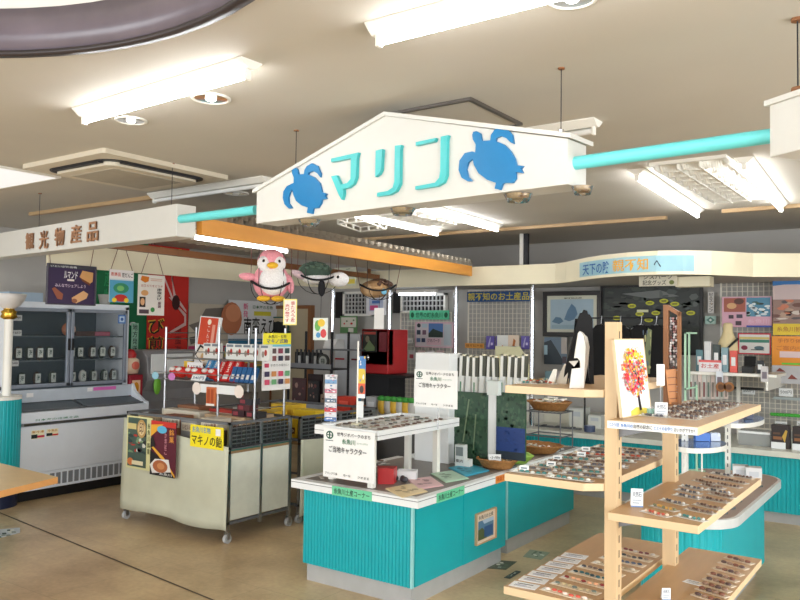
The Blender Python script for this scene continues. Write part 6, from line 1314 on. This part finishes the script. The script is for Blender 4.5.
# ------------------------------------------------------------------ things between the carts and the back wall
tx0, tx1, ty0, ty1 = -5.35, -3.6, 6.2, 6.9
o = thing('display_table', 'grey display table behind the front island carrying snack bags', 'table', (tx0, ty0, 0))
MB().box(0, tx1-tx0, 0, ty1-ty0, .76, .80, mat('table_grey', (196, 196, 192), .4)).build('tabletop', o, .003)
for x in (.03, tx1-tx0-.03):
    for y in (.03, ty1-ty0-.03): MB().box(x-.02, x+.02, y-.02, y+.02, 0, .76, GREYM).build('leg', o)
MB().box(.03, tx1-tx0-.03, .02, .04, .1, .74, mat('table_skirt', (90, 88, 88), .7)).build('skirt', o)
for k in range(6):
    m = MB(); m.ell((0, 0, .09), (.055, .035, .09), C(*[(226, 180, 60), (200, 196, 190)][k % 2]), 10, 7); m.ell((0, -.01, .16), (.06, .03, .03), C(60, 150, 60), 8, 5)
    solo(m, 'green_topped_bag', '%s snack bag with green top on the grey display table, %s from the left' % (['yellow', 'silver'][k % 2], ['first', 'second', 'third', 'fourth', 'fifth', 'sixth'][k]), 'bag', (ot(381+k*6, 408, 6.3).x, 6.32, .80), 0, 'green-topped bags on the display table')
for k, (px, w, h, c, lab) in enumerate(((337, .17, .15, (214, 60, 40), 'orange red box on the display table behind the postcard tower'), (366, .12, .17, (186, 188, 192), 'grey card box on the display table left of the green-topped bags'), (352, .1, .07, (140, 90, 60), 'brown snack tray on the display table'), (330, .06, .1, (200, 190, 60), 'small yellow box at the left end of the display table'))):
    q = ot(px, 408, 6.3); box_item('snack_box', lab, 'box', (q.x, 6.3, .80), (w, .12, h), c, [('r', .15, .3, .85, .7, tuple(min(255, v+40) for v in c))])
m = MB(); w_ = .2; m.box(0, w_, 0, .1, 0, .12, C(60, 120, 160)); m.art(w_, .12, [('p', [(.1, 0), (.4, 1), (.6, 1), (.3, 0)], (170, 200, 220)), ('p', [(.6, 0), (.8, 1), (.95, 1), (.8, 0)], (200, 214, 220))]); q = ot(336, 392, 6.42); solo(m, 'blue_snack_box', 'blue striped box stacked behind the orange red box', 'box', (q.x, 6.5, .80+.0), 0); 
m = MB(); m.box(0, .2, 0, .12, 0, .15, C(70, 60, 60)); 
# white partition
pl = rt(6.98, 334, 334, 425, 359); o = thing('partition_panel', 'tall pale grey partition panel left of the red machine', 'partition', (pl[0][0], 6.98, 0)); m = MB(); m.box(0, pl[1], 0, .03, .05, pl[0][2]+pl[2], mat('partition_grey', (202, 204, 208), .4)); m.build('panel', o)
zr = ot(345, 359, 7.0).z; m = MB(); m.box(0, pl[1]*.38, -.002, 0, zr-.01, zr+.01, C(170, 40, 50)).box(pl[1]*.66, pl[1], -.002, 0, zr-.01, zr+.01, C(110, 40, 50)); m.build('red_tape', o); MB().box(0, pl[1]-.02, -.06, .15, 0, .05, GREYM).build('foot', o)
# red machine
pl = rt(6.95, 361, 329, 373, 388); w_, h_ = pl[1], pl[2]; 
o = thing('red_machine', 'bright red vending box with dark picture window beside the silver pole', 'vending machine', (pl[0][0], 6.95, 0))
z0 = pl[0][2]
MB().box(0, w_, 0, .1, z0-.01+.1, z0+h_, RED).box(0, w_, 0, .38, z0, z0+h_, RED).build('body', o, .012)
MB().box(.02, w_-.02, .04, .36, 0, z0, DARKM).build('stand', o)
MB().box(0, w_+.25, -.02, .4, z0-.03, z0-.002, BLACK).build('shelf_plate', o)
m = MB(); m.art(w_, h_, [('r', .03, .42, .5, .97, (26, 28, 26))]); m.M = Matrix.Translation((0, 0, z0)); q = MB(); q.M = Matrix.Translation((0, 0, z0)); q.art(w_, h_, [('r', .04, .48, .58, .96, (34, 36, 32)), ('p', [(.1, .55), (.3, .75), (.5, .6), (.5, .52), (.2, .5)], (110, 130, 90)), ('e', .15, .7, .3, .85, (120, 110, 90)), ('r', .08, .88, .54, .94, (160, 60, 50))]); q.build('picture_window', o)
q = MB(); q.M = Matrix.Translation((0, 0, z0)); q.art(w_, h_, [('r', .66, .5, .94, .94, (120, 40, 50))]); q.build('coin_panel', o)
q = MB(); q.ell((w_*.3, -.02, z0+h_*.36), (.02, .02, .035), CHROME, 10, 6); q.build('crank', o)
# wall bits above
poster('wall_poster', 'green bordered poster with small red flowers on the back wall', 'poster', rt(8.3, 340, 316, 333, 357), (96, 140, 90), [('r', .06, .35, .94, .92, (216, 214, 200)), ('e', .2, .5, .3, .6, (200, 50, 50)), ('e', .6, .5, .75, .62, (200, 50, 50)), ('e', .35, .65, .45, .75, (90, 120, 80)), ('e', .75, .7, .85, .8, (90, 120, 80)), ('r', .5, .05, .8, .3, (214, 210, 200))])
poster('wall_poster', 'small white and pink framed notice behind the hanging net', 'poster', rt(8.3, 366, 296, 315, 386), (240, 240, 244), [('r', .15, .2, .85, .85, (190, 200, 226)), ('r', .2, .25, .6, .5, (226, 90, 150)), ('r', .3, .6, .7, .75, (80, 120, 190))])
poster('hanging_poster', 'yellow and grey notice hanging from the far edge of the ribbed canopy', 'poster', rt(6.9, 334, 268, 286, 356), (206, 210, 190), [('n', .1, .4, .9, .95, [(190, 190, 170), (150, 160, 140), (220, 216, 200)], 4, 10), ('r', .3, .1, .95, .35, (220, 200, 70))], cord=[(.1, .1, .12), (.9, .9, .12)])
# rack of black goods behind the candy cart
ax = ot(288, 372, 6.4).x; bx_ = ot(331, 372, 6.4).x
o = thing('goods_rack', 'dark metal rack behind the carts holding black bottles and cards', 'rack', (ax, 6.4, 0)); w_ = bx_-ax
for x in (0, w_):
    MB().box(x-.01, x+.01, 0, .02, 0, 1.62, DARKM).build('upright', o); MB().box(x-.01, x+.01, .28, .3, 0, 1.62, DARKM).build('upright', o)
for z in (1.22, .78, .4): MB().box(0, w_, 0, .3, z-.015, z, DARKM).box(0, w_, -.005, 0, z, z+.05, STEEL).build('wire_shelf', o)
MB().box(w_*.33, w_*.66, .1, .12, .82, 1.15, C(50, 34, 36)).build('dark_back_panel', o)
for k in range(7):
    m = MB(); m.cyl((0, 0, 0), (0, 0, .17), .026, BLACK, n=12).cyl((0, 0, .17), (0, 0, .2), .012, BLACK, n=8); m.box(-.018, .018, -.028, -.024, .03, .13, C(180, 180, 180)) if k % 2 else None
    solo(m, 'black_bottle', 'black bottle on the rack behind the carts, %s from the left' % ['first', 'second', 'third', 'fourth', 'fifth', 'sixth', 'seventh'][k], 'bottle', (ax+.06+k*.058, 6.48, 1.22), 0, 'black bottles on the goods rack')
m = MB(); m.lathe([(0, 0), (.075, 0), (.075, .02), (0, .02)], C(60, 62, 60), 18); m.M = Matrix.Translation((0, 0, 0)); mm = MB(); mm.M = XM; mm.prism([(.08*math.cos(i*PI/10), .08+.08*math.sin(i*PI/10)) for i in range(20)], 0, .02, C(54, 56, 54)); mm.M = Matrix.Translation((0, -.021, 0)) @ XM; mm.prism([(.055*math.cos(i*PI/8), .08+.055*math.sin(i*PI/8)) for i in range(16)], 0, .001, C(170, 174, 170)); mm.M = Matrix(); mm.text('翡', -.03, .05, .03, .11, -.023, C(40, 60, 50)); solo(mm, 'round_plaque', 'round dark plaque with white disc at the right end of the goods rack', 'plaque', (ax+.50, 6.43, 1.221))
for k in range(4):
    m = MB(); m.box(0, .14, 0, .2, 0, .025, C(226, 224, 222)); solo(m, 'folded_cloth', 'folded white cloth in the pile above the goods rack, %s' % ['lowest', 'second', 'third', 'topmost'][k], 'cloth', (ax+.42+.01*k, 6.5, 1.435+k*.026-.0), .1*k)
MB_ = MB(); 
MB().box(w_*.62, w_+.2, .03, .3, 1.42, 1.432, GREYM).build('upper_ledge', o)
for k, (x, z, w, h, c) in enumerate(((.03, .80, .2, .32, (70, 44, 48)), (.26, .80, .16, .3, (40, 38, 40)), (.45, .80, .14, .16, (150, 130, 110)))):
    box_item('dark_card', '%s picture board on the lower level of the goods rack' % ['reddish dark', 'charcoal', 'tan'][k], 'board', (ax+x, 6.44, z-.018), (w, .02, h), c, [('n', .1, .1, .9, .9, [(110, 60, 60), (60, 50, 50), (150, 120, 110)], k, 10)])

# ------------------------------------------------------------------ hanging plush toys
def net(par, rx, ry, rz, ztop, toph, spread):
    N = mat('net_black', (24, 24, 26), .8)
    m = MB()
    P = [(rx*math.cos(t*PI/12), ry*math.sin(t*PI/12), ztop+.03*math.cos(t*PI/6)) for t in range(25)]; m.tube(P, .009, N, 5)
    for k in (0, 2, 4):
        a = k*PI/6; Q = [(rx*math.cos(a)*math.cos(u), ry*math.sin(a)*math.cos(u), ztop-rz*math.sin(u)) for u in [PI*j/10 for j in range(11)]]; m.tube(Q, .0035, N, 4)
    m.build('net_bowl', par)
    for s in (-1, 1):
        c = MB(); c.cyl((s*rx, 0, ztop), (s*(rx+spread), .05, toph), .003, C(110, 60, 50), n=5); c.build('string', par)
        c = MB(); c.cyl((s*rx*.6, -ry*.8, ztop), (s*rx*.6, -ry*.2, toph), .003, C(60, 50, 50), n=5); c.build('string', par)
def plush_mat(n, c): return mat(n, c, .95, noise=.14, scale=90, bump=.8)
PK = plush_mat('pink_plush', (238, 158, 170)); WH = plush_mat('white_plush', (244, 236, 236)); YL = plush_mat('yellow_plush', (246, 186, 52)); GN = plush_mat('dark_green_plush', (64, 84, 72)); TN = plush_mat('tan_plush', (176, 138, 96)); BKE = C(16, 14, 14, .2)
def face_rot(p, extra=0): return math.atan2(-p[0], p[1])+extra if False else math.atan2((0-p[0]), (p[1]-0))+extra
# penguin
dp = 5.75; c = od(271, 291.5, dp)
o = thing('penguin_plush', 'pink penguin plush with white belly sitting in a black net', 'plush toy', c, face_rot(c))
k = dp/FOC*1.0
m = MB(); m.ell((0, 0, 10*k), (18*k, 15*k, 19*k), PK, 24, 16)
m.ell((0, -2*k, 29*k), (14*k, 13*k, 13.5*k), PK, 24, 14); m.build('body', o)
MB().ell((1*k, -6.5*k, 10*k), (14.5*k, 10.5*k, 15*k), WH, 20, 12).build('belly', o)
m = MB(); 
for s in (-1, 1): m.ell((s*6*k, -8*k, 27*k), (8*k, 7.6*k, 8.5*k), WH, 18, 10)
m.build('face_patch', o)
MB().ell((1*k, -16*k, 25*k), (5.5*k, 4*k, 3.2*k), YL, 14, 8).build('beak', o)
for s in (-1, 1): MB().ell((s*7.5*k, -14.2*k, 29*k), (1.7*k, 1.4*k, 2*k), BKE, 10, 6).build('eye', o)
for s in (-1, 1): MB().ell((s*7*k, -12*k, -7.5*k), (7*k, 7*k, 3*k), YL, 12, 6).build('foot', o)
MB().ell((-22*k, -2*k, 14*k), (10*k, 5*k, 4*k), PK, 14, 8, Matrix.Rotation(.1, 4, 'Y')).build('wing', o)
MB().ell((18*k, -2*k, 8*k), (4.5*k, 6*k, 10*k), PK, 14, 8, Matrix.Rotation(-.25, 4, 'Y')).build('wing', o)
n_ = thing('hanging_net', 'black net bowl hung on strings under the pink penguin', 'net', c, face_rot(c))
net(n_, 20*k, 17*k, 19*k, 6*k, 2.345-c.z, -.0)
def tagc(label, px0, py0, px1, py1, d, base, art, cordtop):
    a = od(px0, py1, d); b = od(px1, py0, d); w = (b-a).dot(R0); h = b.z-a.z
    o = thing('price_tag', label, 'tag', a, math.atan2(R0.y, R0.x))
    m = MB(); m.box(0, w, 0, .003, 0, h, C(*base)); m.art(w, h, art); m.build('tag_card', o)
    MB().cyl((w/2, 0, h), (w/2, .02, h+cordtop), .002, DARKM, n=5).build('cord', o)
tagc('yellow bordered hanging tag with red vertical writing under the penguin', 283, 299, 297, 325, dp-.2, (240, 226, 130), [('r', .08, .05, .92, .95, (244, 236, 220)), ('v', .55, .1, .85, .92, '垂たろう君', (190, 40, 50)), ('v', .15, .1, .45, .8, '売り物です', (190, 40, 50))], .12)
# turtle
dt = 6.5; c = od(318, 283, dt); k = dt/FOC*.93
o = thing('turtle_plush', 'green and white sea turtle plush lying in a black net', 'plush toy', c, face_rot(c))
MB().ell((-3*k, 0, 11*k), (17*k, 14*k, 11*k), GN, 22, 12).build('shell', o)
m = MB(); rr = random.Random(1)
for i in range(60):
    a_, b_ = rr.uniform(0, 2*PI), rr.uniform(.1, 1.4); m.ell((-3*k+16.5*k*math.cos(a_)*math.sin(b_), 13.5*k*math.sin(a_)*math.sin(b_), 11*k+10.6*k*math.cos(b_)), (2.6*k, 2.6*k, 1.8*k), plush_mat('green_tuft', (90, 112, 96)), 6, 4)
m.build('shell_tufts', o)
m = MB(); m.ell((-2*k, -1*k, 5*k), (16*k, 13*k, 7*k), WH, 18, 10); m.build('belly', o)
m = MB(); m.ell((22*k, -5*k, 4*k), (11*k, 8*k, 8*k), WH, 20, 12); m.ell((13*k, -2*k, 5*k), (7*k, 6*k, 5*k), WH, 12, 8); m.build('head', o)
MB().ell((21*k, -12.4*k, 6*k), (1.5*k, 1.2*k, 1.8*k), BKE, 8, 6).build('eye', o)
MB().ell((-20*k, -6*k, 8*k), (9*k, 4*k, 4*k), plush_mat('pale_pink_plush', (206, 180, 186)), 12, 8, Matrix.Rotation(.4, 4, 'Y')).build('flipper', o)
MB().ell((4*k, -12*k, -6*k), (4*k, 3*k, 9*k), BLACK if False else plush_mat('black_plush', (30, 30, 34)), 10, 8).build('flipper', o)
n_ = thing('hanging_net', 'black net bowl hung on strings under the turtle plush', 'net', c, face_rot(c)); net(n_, 22*k, 16*k, 18*k, 6*k, 2.345-c.z, 0)
tagc('colourful hanging tag with green and yellow pictures under the turtle', 313, 318, 328, 340, dt-.1, (230, 236, 226), [('e', .1, .4, .5, .9, (110, 180, 90)), ('e', .5, .1, .9, .5, (220, 70, 70)), ('e', .3, .6, .8, .95, (240, 200, 60)), ('e', .2, .1, .5, .35, (80, 150, 200))], .32)
# third net
dn = 7.2; c = od(378, 289, dn); k = dn/FOC
o = thing('hermit_crab_plush', 'round tan and brown plush wrapped in a black net at the far beam end', 'plush toy', c, face_rot(c))
MB().ell((-3*k, 0, 0), (15*k, 12*k, 9*k), TN, 18, 10).build('body', o)
MB().ell((-8*k, -5*k, -1*k), (7*k, 7*k, 7*k), plush_mat('light_tan_plush', (196, 160, 120)), 14, 8).build('head', o)
m = MB(); rr = random.Random(4)
for i in range(40):
    a_ = rr.uniform(0, 2*PI); b_ = rr.uniform(.1, 1.3); m.ell((2*k+13*k*math.cos(a_)*math.sin(b_), 10*k*math.sin(a_)*math.sin(b_), 8.2*k*math.cos(b_)+1*k), (2.6*k, 2.4*k, 1.6*k), plush_mat('brown_tuft', (92, 66, 52)), 6, 4)
m.build('shell_tufts', o)
MB().ell((6*k, -11*k, -3*k), (3*k, 1.4*k, 3*k), C(120, 190, 220), 10, 6).build('blue_patch', o)
n_ = thing('hanging_net', 'black net bowl hung on strings around the tan plush', 'net', c, face_rot(c)); net(n_, 18*k, 14*k, 12*k, 1*k, 2.345-c.z, .06)
tagc('blank white hanging tag under the tan plush', 374, 308, 384, 329, dn-.1, (222, 218, 214), [], .12)
# small hanging hardware between the toys
# ------------------------------------------------------------------ light
def area(name, loc, rot, sx, sy, p, col):
    l = bpy.data.lights.new(name, 'AREA'); l.shape = 'RECTANGLE'; l.size = sx; l.size_y = sy; l.energy = p; l.color = col
    o = bpy.data.objects.new(name, l); COL.objects.link(o); o.location = loc; o.rotation_euler = rot
area('daylight_front_window', (-5.4, -3.05, 1.45), (R90, 0, 0), 3.8, 1.8, 160, (.93, .97, 1))
area('daylight_front_window', (-.6, -3.05, 1.45), (R90, 0, 0), 4.6, 1.8, 100, (.93, .97, 1))
area('daylight_side_window', (3.08, 1.4, 1.55), (R90, 0, R90), 7, 1.5, 290, (.93, .97, 1))
w = bpy.data.worlds.new('world'); sc.world = w; w.use_nodes = True
nt = w.node_tree; bg = nt.nodes['Background']; sky = nt.nodes.new('ShaderNodeTexSky'); sky.sky_type = 'NISHITA'; sky.sun_disc = False; sky.sun_elevation = .8
nt.links.new(sky.outputs['Color'], bg.inputs['Color']); bg.inputs['Strength'].default_value = .15
vs = sc.view_settings; vs.view_transform = 'Standard'; vs.look = 'None'; vs.exposure = .15; vs.gamma = 1; vs.use_curve_mapping = False
sc.cycles.max_bounces = 8; sc.cycles.diffuse_bounces = 5; sc.cycles.transparent_max_bounces = 12
sc.cycles.use_denoising = True
for m_ in [me for me in bpy.data.objects if me.users == 0]: pass
